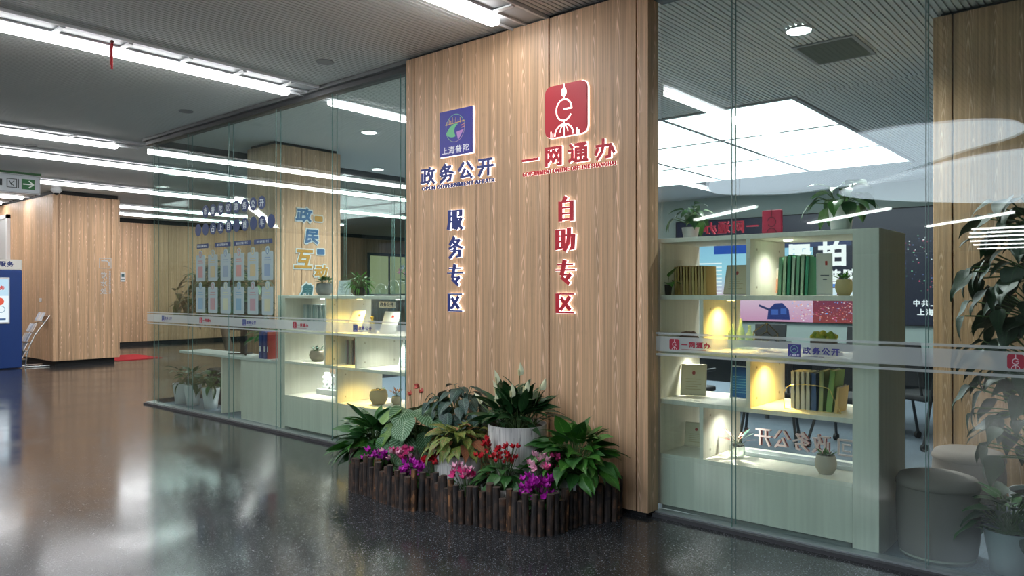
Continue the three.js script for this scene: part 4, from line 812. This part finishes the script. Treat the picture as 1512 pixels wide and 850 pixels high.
{
  const t = thing('potted_plant', 'bright green broad leaved plant in a ribbed white pot at the right end', 'plant', [-0.36, 0, 0.28]);
  const ribs = []; for (let i = 0; i <= 16; i++) ribs.push([0.115 + 0.03 * i / 16 + (i % 2) * 0.004, i * 0.017]);
  part('pot', lathe([[0.001, 0], ...ribs, [0.13, 0.27]], 40), potGlaze, t); part('soil', at(new THREE.CylinderGeometry(0.125, 0.125, 0.01, 24), 0, 0.25, 0), soilM, t);
  foliage(t, { n: 150, L: 0.18, roll: 0.7, geos: gOval, mat: [LM.bright, LM.bright, LM.mid], y: 0.28, stalk: 0.2, el0: 1.4, el1: -0.05, nod: 0.35, s0: 0.7, s1: 1.05, keep: (p) => inBed(p) && p.x < 0.12 });
}
// a small flower of five petals
function flowerGeo(r, up) {
  const out = []; for (let i = 0; i < 5; i++) { const g = leafGeo(r, r * 0.75, { fat: 0.6, droop: -0.3, nl: 3, fold: 0.1 }); g.rotateX(-up); g.rotateY(i * Math.PI * 0.4); out.push(g); } return merge(out);
}
function flowering(label, x, z, h, petals, leafMat, spots, o = {}) {
  const t = thing(o.name ?? 'flowering_plant', label, 'plant', [x, 0, z]);
  pot(t, (o.pr ?? 0.068) * 0.75, o.pr ?? 0.068, o.pot ?? 0.13, o.potM ?? potDark);
  foliage(t, { n: o.n ?? 22, L: o.L ?? 0.075, geos: o.geos ?? [leafGeo(0.075, 0.06, { fat: 0.55, droop: 0.5, nl: 5 })], mat: leafMat, y: (o.pot ?? 0.13) - 0.02, stalk: o.stalk ?? 0.09, el0: 1.35, el1: 0.1, nod: 0.8, keep: (p) => p.y > 0.02 && p.z > 0.03, sr: 0.002 });
  spots.forEach(([fx, fy, fz, k = 0], i) => {
    const f = part('flower', flowerGeo(o.r ?? 0.042, o.up ?? 0.8), petals[k], t); f.position.set(fx, fy, fz); f.rotation.set(rr(-0.7, 0.7) + 0.3, rr(0, 6), rr(-0.6, 0.6)); f.scale.setScalar(rr(0.85, 1.2));
    part('flower_stem', tube([V(fx * 0.2, (o.pot ?? 0.13) - 0.02, fz * 0.2), V(fx * 0.7, fy * 0.75 + 0.02, fz * 0.7), V(fx, fy, fz)], 0.002, 6, 4), stemM, t);
  });
}
const magenta = M(lin(0.5, 0.02, 0.42), 0.55, { side: THREE.DoubleSide }), rosy = M(lin(0.7, 0.06, 0.26), 0.55, { side: THREE.DoubleSide }), palePink = M(lin(0.8, 0.42, 0.55), 0.55, { side: THREE.DoubleSide }), redP = M(lin(0.55, 0.012, 0.025), 0.55, { side: THREE.DoubleSide });
const cluster = (n, y0, y1, r, k) => Array.from({ length: n }, (_, i) => [rr(-r, r), rr(y0, y1), rr(-r * 0.6, r), typeof k === 'function' ? k(i) : 0]);
flowering('magenta cyclamen at the left end behind the logs', -1.83, 0.71, 0.28, [magenta, palePink], LM.mid, cluster(17, 0.22, 0.29, 0.1, (i) => (i % 5 === 0 ? 1 : 0)));
flowering('pink and white cyclamen before the striped calathea pot', -1.56, 0.7, 0.32, [rosy, palePink], LM.mid, cluster(22, 0.27, 0.34, 0.075, (i) => (i % 3 === 0 ? 1 : 0)));
flowering('low magenta cyclamen leaning over the left logs', -1.4, 0.74, 0.24, [magenta], LM.mid, cluster(24, 0.19, 0.26, 0.09));
flowering('deep red cyclamen between the two white pots', -1.27, 0.66, 0.34, [redP], LM.mid, cluster(19, 0.29, 0.36, 0.07));
flowering('rose pink cyclamen before the mottled aglaonema', -0.93, 0.7, 0.3, [rosy, palePink], LM.mid, cluster(19, 0.22, 0.32, 0.08, (i) => (i % 3 === 0 ? 1 : 0)));
flowering('large magenta cyclamen spilling over the right logs', -0.4, 0.62, 0.3, [magenta], LM.mid, cluster(41, 0.2, 0.31, 0.1), { stalk: 0.07 });
flowering('pale pink and white cyclamen behind the magenta one', -0.42, 0.52, 0.4, [palePink, rosy], LM.mid, cluster(19, 0.34, 0.42, 0.08, (i) => (i % 4 === 0 ? 1 : 0)));
flowering('red flowered plant with broad leaves in a low white pot', -0.71, 0.6, 0.5, [redP], LM.mid, [...cluster(14, 0.4, 0.49, 0.03).map(([a, b, c]) => [a - 0.13, b, c]), ...cluster(28, 0.36, 0.47, 0.06).map(([a, b, c]) => [a + 0.05, b, c]), ...cluster(12, 0.35, 0.39, 0.07).map(([a, b, c]) => [a - 0.1, b, c])], { pot: 0.21, pr: 0.14, potM: potWhite, n: 44, L: 0.13, geos: gSmall, stalk: 0.12, r: 0.03 });
flowering('small red anthurium peeking out behind the striped calathea', -1.98, 0.2, 0.6, [M(lin(0.6, 0.12, 0.1), 0.4, { side: THREE.DoubleSide })], LM.lily, [[0.05, 0.7, 0], [0.12, 0.66, 0.04], [-0.02, 0.63, 0.03]], { pot: 0.3, n: 14, L: 0.13, geos: gSmall, stalk: 0.22 });
// log edging round the bed
{
  const path = [[-2.24, 0.05], [-2.22, 0.4], [-2.12, 0.68], [-1.95, 0.82], [-1.77, 0.825], [-1.64, 0.85], [-1.5, 0.87], [-1.3, 0.88], [-1.24, 0.83], [-1.2, 0.76], [-1.06, 0.81], [-0.95, 0.85], [-0.85, 0.86], [-0.72, 0.82], [-0.62, 0.785], [-0.5, 0.77], [-0.34, 0.75], [-0.285, 0.68], [-0.26, 0.6], [-0.262, 0.5], [-0.26, 0.42], [-0.23, 0.33], [-0.18, 0.27], [-0.15, 0.2], [-0.16, 0.06]];
  const cv = new THREE.CatmullRomCurve3(path.map(([x, z]) => V(x, 0, z))), L = cv.getLength();
  const t = thing('log_edging', 'edging of upright dark scorched logs around the planted bed', 'edging', [0, 0, 0]);
  const bark = (a, b, c2) => dataTex(64, 256, (u, v) => { const s = vn(u * 24, v * 5, 24, 5), p = vn(u * 5, v * 7, 5, 7), k = 0.6 + s * 0.8; return (p > 0.76 ? c2 : p < 0.36 ? a : b).map((q) => q * k); });
  const mats = [bark([46, 37, 33], [62, 48, 41], [82, 58, 44]), bark([40, 36, 36], [54, 46, 43], [66, 53, 46]), bark([52, 38, 30], [78, 54, 38], [132, 92, 60])].map((m) => M(0xffffff, 0.72, { map: m }));
  const endM = M(lin(0.07, 0.05, 0.038), 0.85);
  const logG = new THREE.CylinderGeometry(1, 1, 1, 12, 1, true).translate(0, 0.5, 0), capG = lathe([[0.001, 0], [0.75, -0.004], [1, -0.03]], 12);
  let s = 0.02, i = 0;
  while (s < L - 0.01) {
    const r = rr(0.019, 0.0265), p = cv.getPointAt(Math.min(1, (s + r) / L)), h = (i % 3 === 1 ? rr(0.19, 0.225) : rr(0.235, 0.285)), m = mats[i % 9 === 5 ? 2 : (i * 7) % 3 === 0 ? 1 : 0];
    const g = part('log', logG, m, t); g.position.set(p.x + rr(-0.006, 0.006), 0, p.z + rr(-0.006, 0.006)); g.scale.set(r, h, r); g.rotation.set(rr(-0.03, 0.03), rr(0, 6), rr(-0.03, 0.03));
    const c = part('cut_end', capG, endM, g); c.position.y = 1; c.scale.set(1, 0.1, 1);
    s += r * 2 + rr(0, 0.003); i++;
  }
}

// ---------------------------------------------------------------- small plants on the shelves
function smallPot(name, label, x, y, z, prof, mat, leaf) {
  const t = thing(name, label, 'plant', [x, y, z]);
  part('pot', lathe(prof, 28), mat, t); const [r, h] = prof[prof.length - 1];
  part('soil', at(new THREE.CylinderGeometry(r - 0.002, r - 0.002, 0.006, 20), 0, h - 0.008, 0), soilM, t);
  foliage(t, { keep: () => true, y: h - 0.008, sr: 0.0015, spread: r * 0.5, ...leaf });
}
const clay = M(lin(0.42, 0.37, 0.29), 0.85), bellyPot = (r, h) => [[0.001, 0], [r * 0.6, 0], [r * 0.92, h * 0.3], [r, h * 0.6], [r * 0.85, h * 0.92], [r * 0.78, h]];
const succ = [leafGeo(0.05, 0.018, { droop: 0.1, fold: 0.4, nl: 4 })];
smallPot('succulent', 'spiky succulent in a round clay pot in the bottom niche', 1.0, RY[0], -0.32, bellyPot(0.062, 0.11), clay, { n: 16, L: 0.05, geos: succ, mat: LM.bright, stalk: 0.008, el0: 1.3, el1: 0.3, nod: 0.1 });
smallPot('succulent', 'small green plant in a tan pot on the upper right shelf', 1.09, RY[3], -0.36, bellyPot(0.05, 0.095), M(lin(0.5, 0.4, 0.2), 0.7), { n: 18, L: 0.04, geos: succ, mat: LM.fern, stalk: 0.015, el0: 1.4, el1: 0.5, nod: 0.3 });
smallPot('rubber_plant', 'small rubber plant in a dark pot beside the timber wall', -0.005, RY[3], -0.27, [[0.001, 0], [0.02, 0], [0.028, 0.07]], black, { n: 4, L: 0.11, geos: [leafGeo(0.11, 0.07, { fat: 0.65 })], mat: LM.bright, stalk: 0.06, el0: 1.4, el1: 0.2, nod: 0.3 });
smallPot('succulent', 'round clay pot with a tiny plant in the amber corner niche', -3.16, LY[0], -0.4, bellyPot(0.088, 0.14), M(lin(0.5, 0.4, 0.25), 0.8), { n: 12, L: 0.03, geos: succ, mat: LM.mid, stalk: 0.008, el0: 1.3, el1: 0.2, nod: 0.2, s0: 0.5, s1: 0.7 });
smallPot('succulent', 'round taupe pot with grey green succulent in the left niche', -4.12, LY[1], -0.38, bellyPot(0.085, 0.11), M(lin(0.36, 0.3, 0.24), 0.8), { n: 22, L: 0.05, geos: succ, mat: LM.darkcal, stalk: 0.02, el0: 1.4, el1: 0.2, nod: 0.2 });
smallPot('succulent', 'dry looking small plant beside the round clay pot', -3.02, LY[0], -0.5, bellyPot(0.05, 0.08), clay, { n: 16, L: 0.05, geos: succ, mat: LM.aglaRed, stalk: 0.05, el0: 1.4, el1: 0.6, nod: 0.1 });
smallPot('succulent', 'leafy succulent in a striped grey pot on the left shelf top', -4.03, LY[3], -0.4, bellyPot(0.09, 0.125), M(lin(0.22, 0.23, 0.23), 0.7), { n: 34, L: 0.05, geos: [leafGeo(0.05, 0.04, { round: true, droop: 0.1, nl: 4 })], mat: LM.mid, stalk: 0.04, el0: 1.4, el1: 0.1, nod: 0.3 });
smallPot('asparagus_fern', 'feathery bright fern in a small black pot on the left shelf top', -3.45, LY[3], -0.4, [[0.001, 0], [0.046, 0], [0.06, 0.085]], black, { n: 90, L: 0.09, geos: [leafGeo(0.09, 0.018, { droop: 0.7, nl: 4 })], mat: LM.fern, stalk: 0.1, el0: 1.5, el1: -0.2, nod: 0.5 });
smallPot('bromeliad_jar', 'coral pink flower in a glass jar in the bottom niche', 0.43, RY[0], -0.38, [[0.001, 0], [0.04, 0], [0.05, 0.03], [0.048, 0.075], [0.042, 0.09]], MP(lin(0.85, 0.9, 0.88), 0.03, { transmission: 0.9, thickness: 0 }), { n: 12, L: 0.1, geos: [leafGeo(0.1, 0.03, { droop: 0.2, nl: 4 })], mat: [M(lin(0.62, 0.2, 0.14), 0.5, { side: THREE.DoubleSide }), M(lin(0.7, 0.28, 0.2), 0.5, { side: THREE.DoubleSide }), LM.darkcal], stalk: 0.05, el0: 1.3, el1: 0.2, nod: 0.2 });
{
  const t = thing('moss_planter', 'low dark planter of yellow green moss on the right shelf', 'planter', [0.955, RY[2], -0.42]);
  part('box', [at(rbox(0.14, 0.07, 0.07, 0.004), 0, 0.05, 0), at(rbox(0.18, 0.018, 0.08), 0.01, 0.009, 0)], M(lin(0.1, 0.07, 0.06), 0.6), t);
  for (let i = 0; i < 34; i++) part('moss_tuft', at(new THREE.IcosahedronGeometry(rr(0.012, 0.02), 1), rr(-0.075, 0.075), rr(0.09, 0.13), rr(-0.035, 0.035)), M([lin(0.3, 0.3, 0.03), lin(0.2, 0.26, 0.03), lin(0.38, 0.34, 0.05)][i % 3], 0.8), t);
}
{
  const t = thing('potted_pothos', 'trailing pothos in a white pot on the right shelf top', 'plant', [1.03, RY[4], -0.5]);
  pot(t, 0.055, 0.075, 0.17, potGlaze); foliage(t, { n: 26, L: 0.13, geos: [leafGeo(0.14, 0.09, { fat: 0.6, droop: 0.7 })], mat: [LM.mid, LM.bright], y: 0.16, stalk: 0.13, el0: 1.3, el1: -0.2, nod: 0.6, keep: () => true });
}
{
  const t = thing('hanging_pothos', 'pothos hanging on the shelf top beside the timber wall', 'plant', [0.04, RY[4], -0.5]);
  pot(t, 0.045, 0.06, 0.09, potGlaze); foliage(t, { n: 18, L: 0.1, geos: [leafGeo(0.11, 0.07, { fat: 0.6, droop: 0.9 })], mat: [LM.mid, LM.bright], y: 0.12, stalk: 0.1, el0: 1.4, el1: 0.1, nod: 0.9, keep: () => true });
}
for (const [x, h, label] of [[-3.15, 0.12, 'small clear glass dome on the left shelf top'], [-2.97, 0.16, 'larger clear glass dome on the left shelf top']]) {
  const t = thing('glass_dome', label, 'glass dome', [x, LY[3], -0.42]);
  part('dome', lathe([[0.06, 0.01], [0.06, h * 0.55], [0.042, h * 0.85], [0.001, h]], 24), MP(lin(0.9, 0.94, 0.93), 0.02, { transmission: 1, thickness: 0 }), t); part('base', at(new THREE.CylinderGeometry(0.068, 0.07, 0.012, 24), 0, 0.006, 0), M(lin(0.4, 0.38, 0.34), 0.6), t);
}
{
  const t = thing('orchid', 'pale orchid with pink flowers at the right end of the left shelf top', 'plant', [-2.7, LY[3], -0.42]);
  part('pot', lathe([[0.001, 0], [0.04, 0], [0.05, 0.1]], 20), potGlaze, t);
  foliage(t, { n: 10, L: 0.14, geos: [leafGeo(0.15, 0.05, { droop: 0.6 })], mat: LM.mid, y: 0.1, stalk: 0.02, el0: 1.2, el1: 0.3, nod: 0.1, keep: () => true });
  for (const [x, y, k] of [[-0.1, 0.26, 0], [-0.14, 0.22, 1], [0.0, 0.3, 0], [-0.05, 0.2, 1], [0.06, 0.26, 1]]) { const f = part('flower', flowerGeo(0.04, 0.5), k ? palePink : M(lin(0.6, 0.64, 0.7), 0.6, { side: THREE.DoubleSide }), t); f.position.set(x, y, 0.02); f.rotation.set(1.2, x * 9, 0); part('flower_stem', tube([V(0, 0.1, 0), V(x * 0.5, y * 0.8, 0), V(x, y, 0.02)], 0.0025, 8, 4), stemM, t); }
}

// ---------------------------------------------------------------- right office: pier, stools, ficus, screen, table, chairs
{
  const w = struct('wall_right_pier', 'timber clad pier inside the right office behind the stools');
  part('core', span(1.31, 3.38, 0.06, H, -2.9, -1.8), black, w);
  part('panel', rspan(1.27, 1.385, 0.03, 3.38, -1.8, -1.75), wood, w); part('panel', rspan(1.395, 2.2, 0.03, 3.38, -1.8, -1.75), wood, w); part('panel', rspan(2.208, 3.4, 0.03, 3.38, -1.8, -1.75), wood, w);
  part('side_panel', rspan(1.27, 1.31, 0.03, 3.38, -2.9, -1.802), wood, w); part('plinth', span(1.32, 3.38, 0, 0.06, -2.88, -1.81), black, w);
}
function stool(x, z, label) {
  const t = thing('pouf_stool', label, 'stool', [x, 0, z], 0, 'round taupe stools'), taupe = M(lin(0.27, 0.22, 0.2), 0.85);
  part('cushion', lathe([[0.001, 0.452], [0.15, 0.45], [0.188, 0.438], [0.205, 0.41], [0.208, 0.39], [0.2, 0.385]], 40), taupe, t);
  part('body', lathe([[0.2, 0.386], [0.206, 0.3], [0.203, 0.12], [0.19, 0.03], [0.16, 0.03]], 40), taupe, t);
  part('base_ring', lathe([[0.001, 0.03], [0.185, 0.032], [0.185, 0.004], [0.001, 0.004]], 40), M(lin(0.6, 0.58, 0.48), 0.5), t);
}
stool(1.555, -0.44, 'round taupe upholstered stool close to the glass'); stool(1.56, -1.3, 'round taupe upholstered stool against the timber pier');
{
  const t = thing('ficus', 'tall broad leaved indoor tree before the timber pier', 'plant', [2.02, 0, -0.85]);
  pot(t, 0.14, 0.19, 0.34, potGlaze); part('trunk', tube([V(0, 0.3, 0), V(-0.03, 0.8, 0.02), V(0.02, 1.3, 0), V(-0.02, 1.75, 0)], 0.02, 20, 8), M(lin(0.12, 0.08, 0.05), 0.8), t);
  const g = [leafGeo(0.18, 0.13, { fat: 0.6, droop: 0.5, wave: 0.04 }), leafGeo(0.15, 0.115, { fat: 0.6, droop: 0.8 })];
  for (const [y, n] of [[0.5, 30], [0.75, 40], [1.0, 46], [1.25, 50], [1.5, 46], [1.72, 28]]) foliage(t, { n, L: 0.16, geos: g, mat: LM.ficus, y, stalk: 0.34, el0: 0.9, el1: -0.1, nod: 0.9, sr: 0.004, az: y * 5, keep: (p) => p.z < -0.22 && p.z > -1.72 });
}
{
  const t = thing('potted_plant', 'leafy plant in a white pot on the floor just behind the right glass', 'plant', [1.89, 0, -0.4]);
  pot(t, 0.08, 0.115, 0.22, M(lin(0.3, 0.34, 0.36), 0.4)); foliage(t, { n: 90, L: 0.15, geos: gOval, mat: [LM.mid, LM.ficus], y: 0.2, stalk: 0.15, el0: 1.4, el1: -0.2, nod: 0.6, s0: 0.7, s1: 1.0, keep: (p) => p.z < -0.2 && p.y > 0.02 });
}
{ // video wall: night street on the right, day scene on the left
  const t = thing('video_wall', 'wide glowing video wall showing a city street and brush lettering', 'screen', [-2.45, 1.89, -10.42]);
  const tex = canvasTex(1024, 352, (c, w, h) => {
    c.fillStyle = '#151a2e'; c.fillRect(0, 0, w, h);
    let g = c.createLinearGradient(0, 60, 0, h); g.addColorStop(0, '#86b8d8'); g.addColorStop(0.45, '#9fd3e4'); g.addColorStop(0.72, '#d9b9cf'); g.addColorStop(1, '#c78fb0'); c.fillStyle = g; c.fillRect(0, 70, 500, h - 70);
    c.fillStyle = '#1e4ba6'; c.fillRect(150, 84, 140, 36); c.fillStyle = '#26365e'; c.fillRect(360, 60, 260, 46);
    g = c.createLinearGradient(0, 190, 0, h); g.addColorStop(0, '#231430'); g.addColorStop(0.5, '#6e2344'); g.addColorStop(1, '#8a3534'); c.fillStyle = g; c.fillRect(500, 200, 260, h - 200);
    for (let i = 0; i < 800; i++) { c.fillStyle = ['#ffd9c0', '#ff8f6a', '#ffffff', '#c34a78', '#6fb0ff'][i % 5]; c.globalAlpha = 0.5 + 0.5 * rnd(); c.fillRect(430 + rnd() * 340, 210 + rnd() * 135, 1 + rnd() * 5, 1 + rnd() * 3); }
    c.globalAlpha = 1; for (let i = 0; i < 260; i++) { c.fillStyle = ['#e25a7a', '#ffffff', '#7fd0a0', '#5a6a9a'][i % 4]; c.fillRect(740 + rnd() * 284, 80 + rnd() * 170, 1 + rnd() * 4, 1 + rnd() * 3); }
    c.fillStyle = '#d9e6f2'; for (let i = 0; i < 5; i++) c.fillRect(560 + i * 28, 240, 16, 34);
    c.fillStyle = '#5f8fd8'; c.beginPath(); c.ellipse(580, 238, 26, 14, 0, Math.PI, 0); c.fill();
    c.strokeStyle = '#ffffff'; drawGlyph(c, '拍', 520, 90, 84, 80, 14); drawGlyph(c, '上', 630, 100, 80, 60, 12); drawGlyph(c, '服', 418, 96, 74, 70, 14); drawWord(c, '普陀', 545, 182, 44, 44, 7, 50);
    c.fillStyle = '#1f2f6e'; c.beginPath(); c.moveTo(346, 346); c.lineTo(350, 312); c.lineTo(372, 292); c.lineTo(398, 290); c.lineTo(420, 312); c.lineTo(424, 346); c.fill(); c.fillStyle = '#3a5aa6'; c.fillRect(360, 312, 24, 18); c.fillRect(392, 308, 20, 20); c.strokeStyle = '#26305e'; c.lineWidth = 7; c.beginPath(); c.moveTo(350, 312); c.lineTo(320, 300); c.stroke();
    c.fillStyle = '#f4f8fb'; for (let i = 0; i < 9; i++) c.fillRect(60 + i * 6, 150 + i * 13, 120 - i * 6, 4);
    c.strokeStyle = '#eef3f8'; drawWord(c, '中共上海普', 798, 276, 20, 20, 3.4, 24); drawWord(c, '上海市普', 810, 303, 20, 20, 3.4, 24);
  });
  part('cabinet', box(5.96, 2.1, 0.06, 0, 0, -0.035), black, t);
  part('display', new THREE.PlaneGeometry(5.92, 2.06), M(lin(0.01, 0.01, 0.01), 0.3, { emissive: 0xffffff, emissiveMap: tex, emissiveIntensity: 1.25 }), t);
  const a = new THREE.RectAreaLight(lin(0.75, 0.8, 1), 0.35, 5.9, 2.0); a.position.set(-2.45, 1.89, -10.36); a.lookAt(-2.45, 1.89, 0); scene.add(a);
}
{
  const t = thing('notice_screen', 'pale blue standing board with a white character behind the right shelf', 'board', [-3.75, 0, -7]);
  part('board', at(rbox(1.25, 0.85, 0.04, 0.01), 0, 0.98, 0), M(lin(0.32, 0.48, 0.56), 0.5), t);
  part('character', glyph('开', 0.12, 0.46, 0.98, 1.28, 0.021, 0.027, 15, 16), whiteP, t);
  for (const x of [-0.5, 0.5]) part('leg', rod(V(x, 0, 0), V(x, 0.6, 0), 0.02), chrome, t);
}
{
  const t = thing('meeting_table', 'long dark meeting table behind the right shelf', 'table', [-0.9, 0, -4.6]);
  part('tabletop', at(rbox(3.8, 0.04, 1.1, 0.01), 0, 0.735, 0), M(lin(0.03, 0.035, 0.04), 0.35), t);
  for (const x of [-1.7, 0, 1.7]) for (const z of [-0.42, 0.42]) part('leg', rod(V(x, 0.004, z), V(x, 0.72, z), 0.025), darkMetal, t);
  part('modesty_panel', box(3.4, 0.34, 0.02, 0, 0.5, 0), M(lin(0.03, 0.035, 0.04), 0.5), t);
}
const chairMat = M(lin(0.02, 0.022, 0.025), 0.7), chairFrame = M(lin(0.05, 0.055, 0.06), 0.4, { metalness: 0.6 });
function officeChair(x, z, turn, label) {
  const t = thing('meeting_chair', label, 'chair', [x, 0, z], turn, 'black meeting chairs in the office');
  part('seat', at(rbox(0.46, 0.06, 0.45, 0.025, 3), 0, 0.47, 0), chairMat, t);
  part('backrest', at(rbox(0.44, 0.42, 0.035, 0.016, 3), 0, 0, 0).rotateX(-0.16).translate(0, 0.78, -0.24), chairMat, t);
  for (const s of [-1, 1]) {
    part('leg', rod(V(s * 0.2, 0.45, 0.1), V(s * 0.25, 0.07, 0.24), 0.014), chairFrame, t); part('leg', rod(V(s * 0.2, 0.45, -0.12), V(s * 0.25, 0.07, -0.26), 0.014), chairFrame, t);
    part('arm', [rod(V(s * 0.24, 0.45, -0.18), V(s * 0.25, 0.67, -0.14), 0.012), rod(V(s * 0.25, 0.67, -0.16), V(s * 0.25, 0.67, 0.14), 0.016)], chairFrame, t);
    for (const q of [0.24, -0.26]) part('caster', at(new THREE.CylinderGeometry(0.035, 0.035, 0.03, 16).rotateZ(Math.PI / 2), s * 0.25, 0.039, q), black, t);
    part('back_post', rod(V(s * 0.18, 0.46, -0.2), V(s * 0.18, 0.72, -0.245), 0.012), chairFrame, t);
  }
}
[[-1.15, -2.7, Math.PI, 'black meeting chair turned to the table, nearest the timber sign wall'], [-0.4, -3.0, Math.PI + 0.3, 'black meeting chair turned slightly, second from the timber sign wall'], [0.3, -3.1, Math.PI - 0.2, 'black meeting chair third from the timber sign wall'], [0.78, -3.7, Math.PI - 0.5, 'black meeting chair beside the timber pier'], [-1.7, -6.1, 0.1, 'black meeting chair on the far side of the table by the board'], [-0.5, -6.1, -0.1, 'black meeting chair on the far side of the table by the screen']].forEach((a) => officeChair(...a));

// ---------------------------------------------------------------- left office: desk, monitor, folders, plants
{
  const t = thing('reception_desk', 'pale reception desk with a cream front panel behind the left glass', 'desk');
  part('desktop', rspan(-6.9, -4.6, 0.675, 0.705, -0.62, -0.26, 0.004), M(lin(0.66, 0.68, 0.64), 0.4), t);
  part('front_panel', rspan(-5.43, -4.6, 0.004, 0.675, -0.3, -0.27, 0.003), laminate, t);
  part('inner_panel', rspan(-5.95, -5.43, 0.004, 0.675, -0.58, -0.55, 0.003), laminate, t);
  part('side_panel', rspan(-5.97, -5.94, 0.004, 0.675, -0.6, -0.32, 0.003), laminate, t);
  part('side_panel', rspan(-4.64, -4.6, 0.004, 0.675, -0.6, -0.3, 0.003), laminate, t);
}
{
  const t = thing('monitor', 'black computer monitor on a three legged stand on the desk', 'monitor', [-5.7, 0.705, -0.46], 0.15);
  part('foot', [rod(V(0, 0.012, 0), V(-0.16, 0.011, 0.1), 0.009), rod(V(0, 0.012, 0), V(0.16, 0.011, 0.1), 0.009), rod(V(0, 0.012, 0), V(0, 0.011, -0.12), 0.009)], black, t);
  part('stand', at(rbox(0.085, 0.3, 0.04, 0.01), 0, 0.16, 0), black, t); part('panel', at(rbox(0.62, 0.36, 0.03, 0.008), 0, 0.46, -0.03), black, t);
}
for (const [x, w, c, label] of [[-5.08, 0.06, [0.03, 0.06, 0.22], 'blue ring binder standing on the desk'], [-4.99, 0.05, [0.05, 0.07, 0.24], 'second blue ring binder standing on the desk'], [-4.93, 0.025, [0.36, 0.04, 0.03], 'red folder standing on the desk']]) {
  const t = thing('ring_binder', label, 'binder', [x, 0.705, -0.42]); part('cover', at(rbox(w, 0.3, 0.24, 0.004), 0, 0.15, 0), M(lin(...c), 0.5), t); part('label_plate', at(box(w * 0.6, 0.06, 0.002), 0, 0.11, 0.121), whiteP, t);
}
{
  const t = thing('desk_sign', 'pale desk sign board with a navy strip beside the binders', 'sign', [-4.75, 0.705, -0.4]);
  part('board', at(rbox(0.24, 0.3, 0.012), 0, 0.155, 0), M(lin(0.5, 0.6, 0.62), 0.5), t); part('strip', box(0.24, 0.05, 0.003, 0, 0.19, 0.007), navyInk, t); part('characters', [...'服务专'].map((ch, i) => glyph(ch, -0.1 + i * 0.07, -0.055 + i * 0.07, 0.172, 0.207, 0.0086, 0.01, 13, 13)), paleInk, t);
}
function floorPlant(x, z, label) {
  const t = thing('potted_plant', label, 'plant', [x, 0.004, z]);
  pot(t, 0.075, 0.11, 0.26, potGlaze); foliage(t, { n: 34, L: 0.17, geos: [leafGeo(0.18, 0.07, { droop: 0.7 })], mat: [LM.mid, LM.lily], y: 0.25, stalk: 0.15, el0: 1.4, el1: -0.1, nod: 0.5, keep: (p) => p.z < -0.2 && p.x > -7.3 && p.y > 0.05 });
}
floorPlant(-7.13, -0.4, 'leafy plant in a white pot beside the corner glass'); floorPlant(-6.87, -0.42, 'leafy plant in a white pot between corner glass and tree'); floorPlant(-6.4, -0.42, 'leafy plant in a white pot under the desk end');
{
  const t = thing('indoor_tree', 'large indoor tree in a dark square planter behind the left glass', 'tree', [-6.75, 0.004, -0.86]);
  part('planter', at(rbox(0.42, 0.44, 0.42, 0.01), 0, 0.22, 0), M(lin(0.03, 0.032, 0.036), 0.5), t); part('soil', box(0.38, 0.01, 0.38, 0, 0.442, 0), soilM, t);
  part('trunk', tube([V(0, 0.42, 0), V(-0.03, 0.7, 0), V(-0.1, 1.0, 0.03), V(-0.08, 1.35, 0.05)], 0.05, 20, 10), M(lin(0.16, 0.12, 0.09), 0.85), t);
  const g = [leafGeo(0.19, 0.075, { droop: 0.9 }), leafGeo(0.17, 0.07, { droop: 0.6 })], ks = (p) => p.x > -7.36 && p.z < -0.2 && p.z > -1.18 && p.y > 0.98;
  for (const [x, y, z, n] of [[-0.5, 1.3, 0.45, 50], [-0.4, 1.2, 0.3, 50], [-0.3, 1.55, 0.25, 34], [0, 1.7, 0.1, 36], [0.25, 1.5, 0.3, 34], [0.45, 1.3, 0.3, 30], [0.6, 1.12, 0.35, 24], [-0.1, 1.2, 0.35, 30], [-0.45, 1.02, 0.3, 20], [0.75, 1.35, 0.3, 34], [0.5, 1.62, 0.25, 34], [0.95, 1.5, 0.25, 34], [1.05, 1.2, 0.3, 30], [0.3, 1.25, 0.35, 34]]) {
    const h = new THREE.Group(); h.position.set(-6.75 + x, y, -0.86 + z);
    part('branch', tube([V(-0.08, 1.3, 0.05), V(x * 0.5, (y + 1.4) / 2, z * 0.5), V(x, y, z)], 0.012, 8, 5), M(lin(0.16, 0.12, 0.09), 0.85), t);
    foliage(h, { n, L: 0.19, geos: g, mat: [LM.mid, LM.ficus, LM.lily], y: 0, stalk: 0.16, el0: 1.2, el1: -0.5, nod: 0.5, keep: ks });
    for (const c of [...h.children]) { c.position.add(V(x, y, z)); t.add(c); }
  }
}
{ // second dwarf palm hidden foliage by the monitor
  const t = thing('desk_plant', 'small yellow green plant on the desk beside the monitor', 'plant', [-5.26, 0.705, -0.5]);
  part('pot', lathe([[0.001, 0], [0.06, 0], [0.08, 0.12]], 20), potGlaze, t);
  foliage(t, { n: 40, L: 0.14, geos: [leafGeo(0.14, 0.05, { droop: 0.7 })], mat: [LM.bright, LM.mid], y: 0.12, stalk: 0.2, el0: 1.4, el1: 0.3, nod: 0.6, keep: (p) => p.z < -0.2 });
}
scene.traverse((o) => { if (o.isMesh) { o.castShadow = true; o.receiveShadow = true; } });
renderer.render(scene, camera);
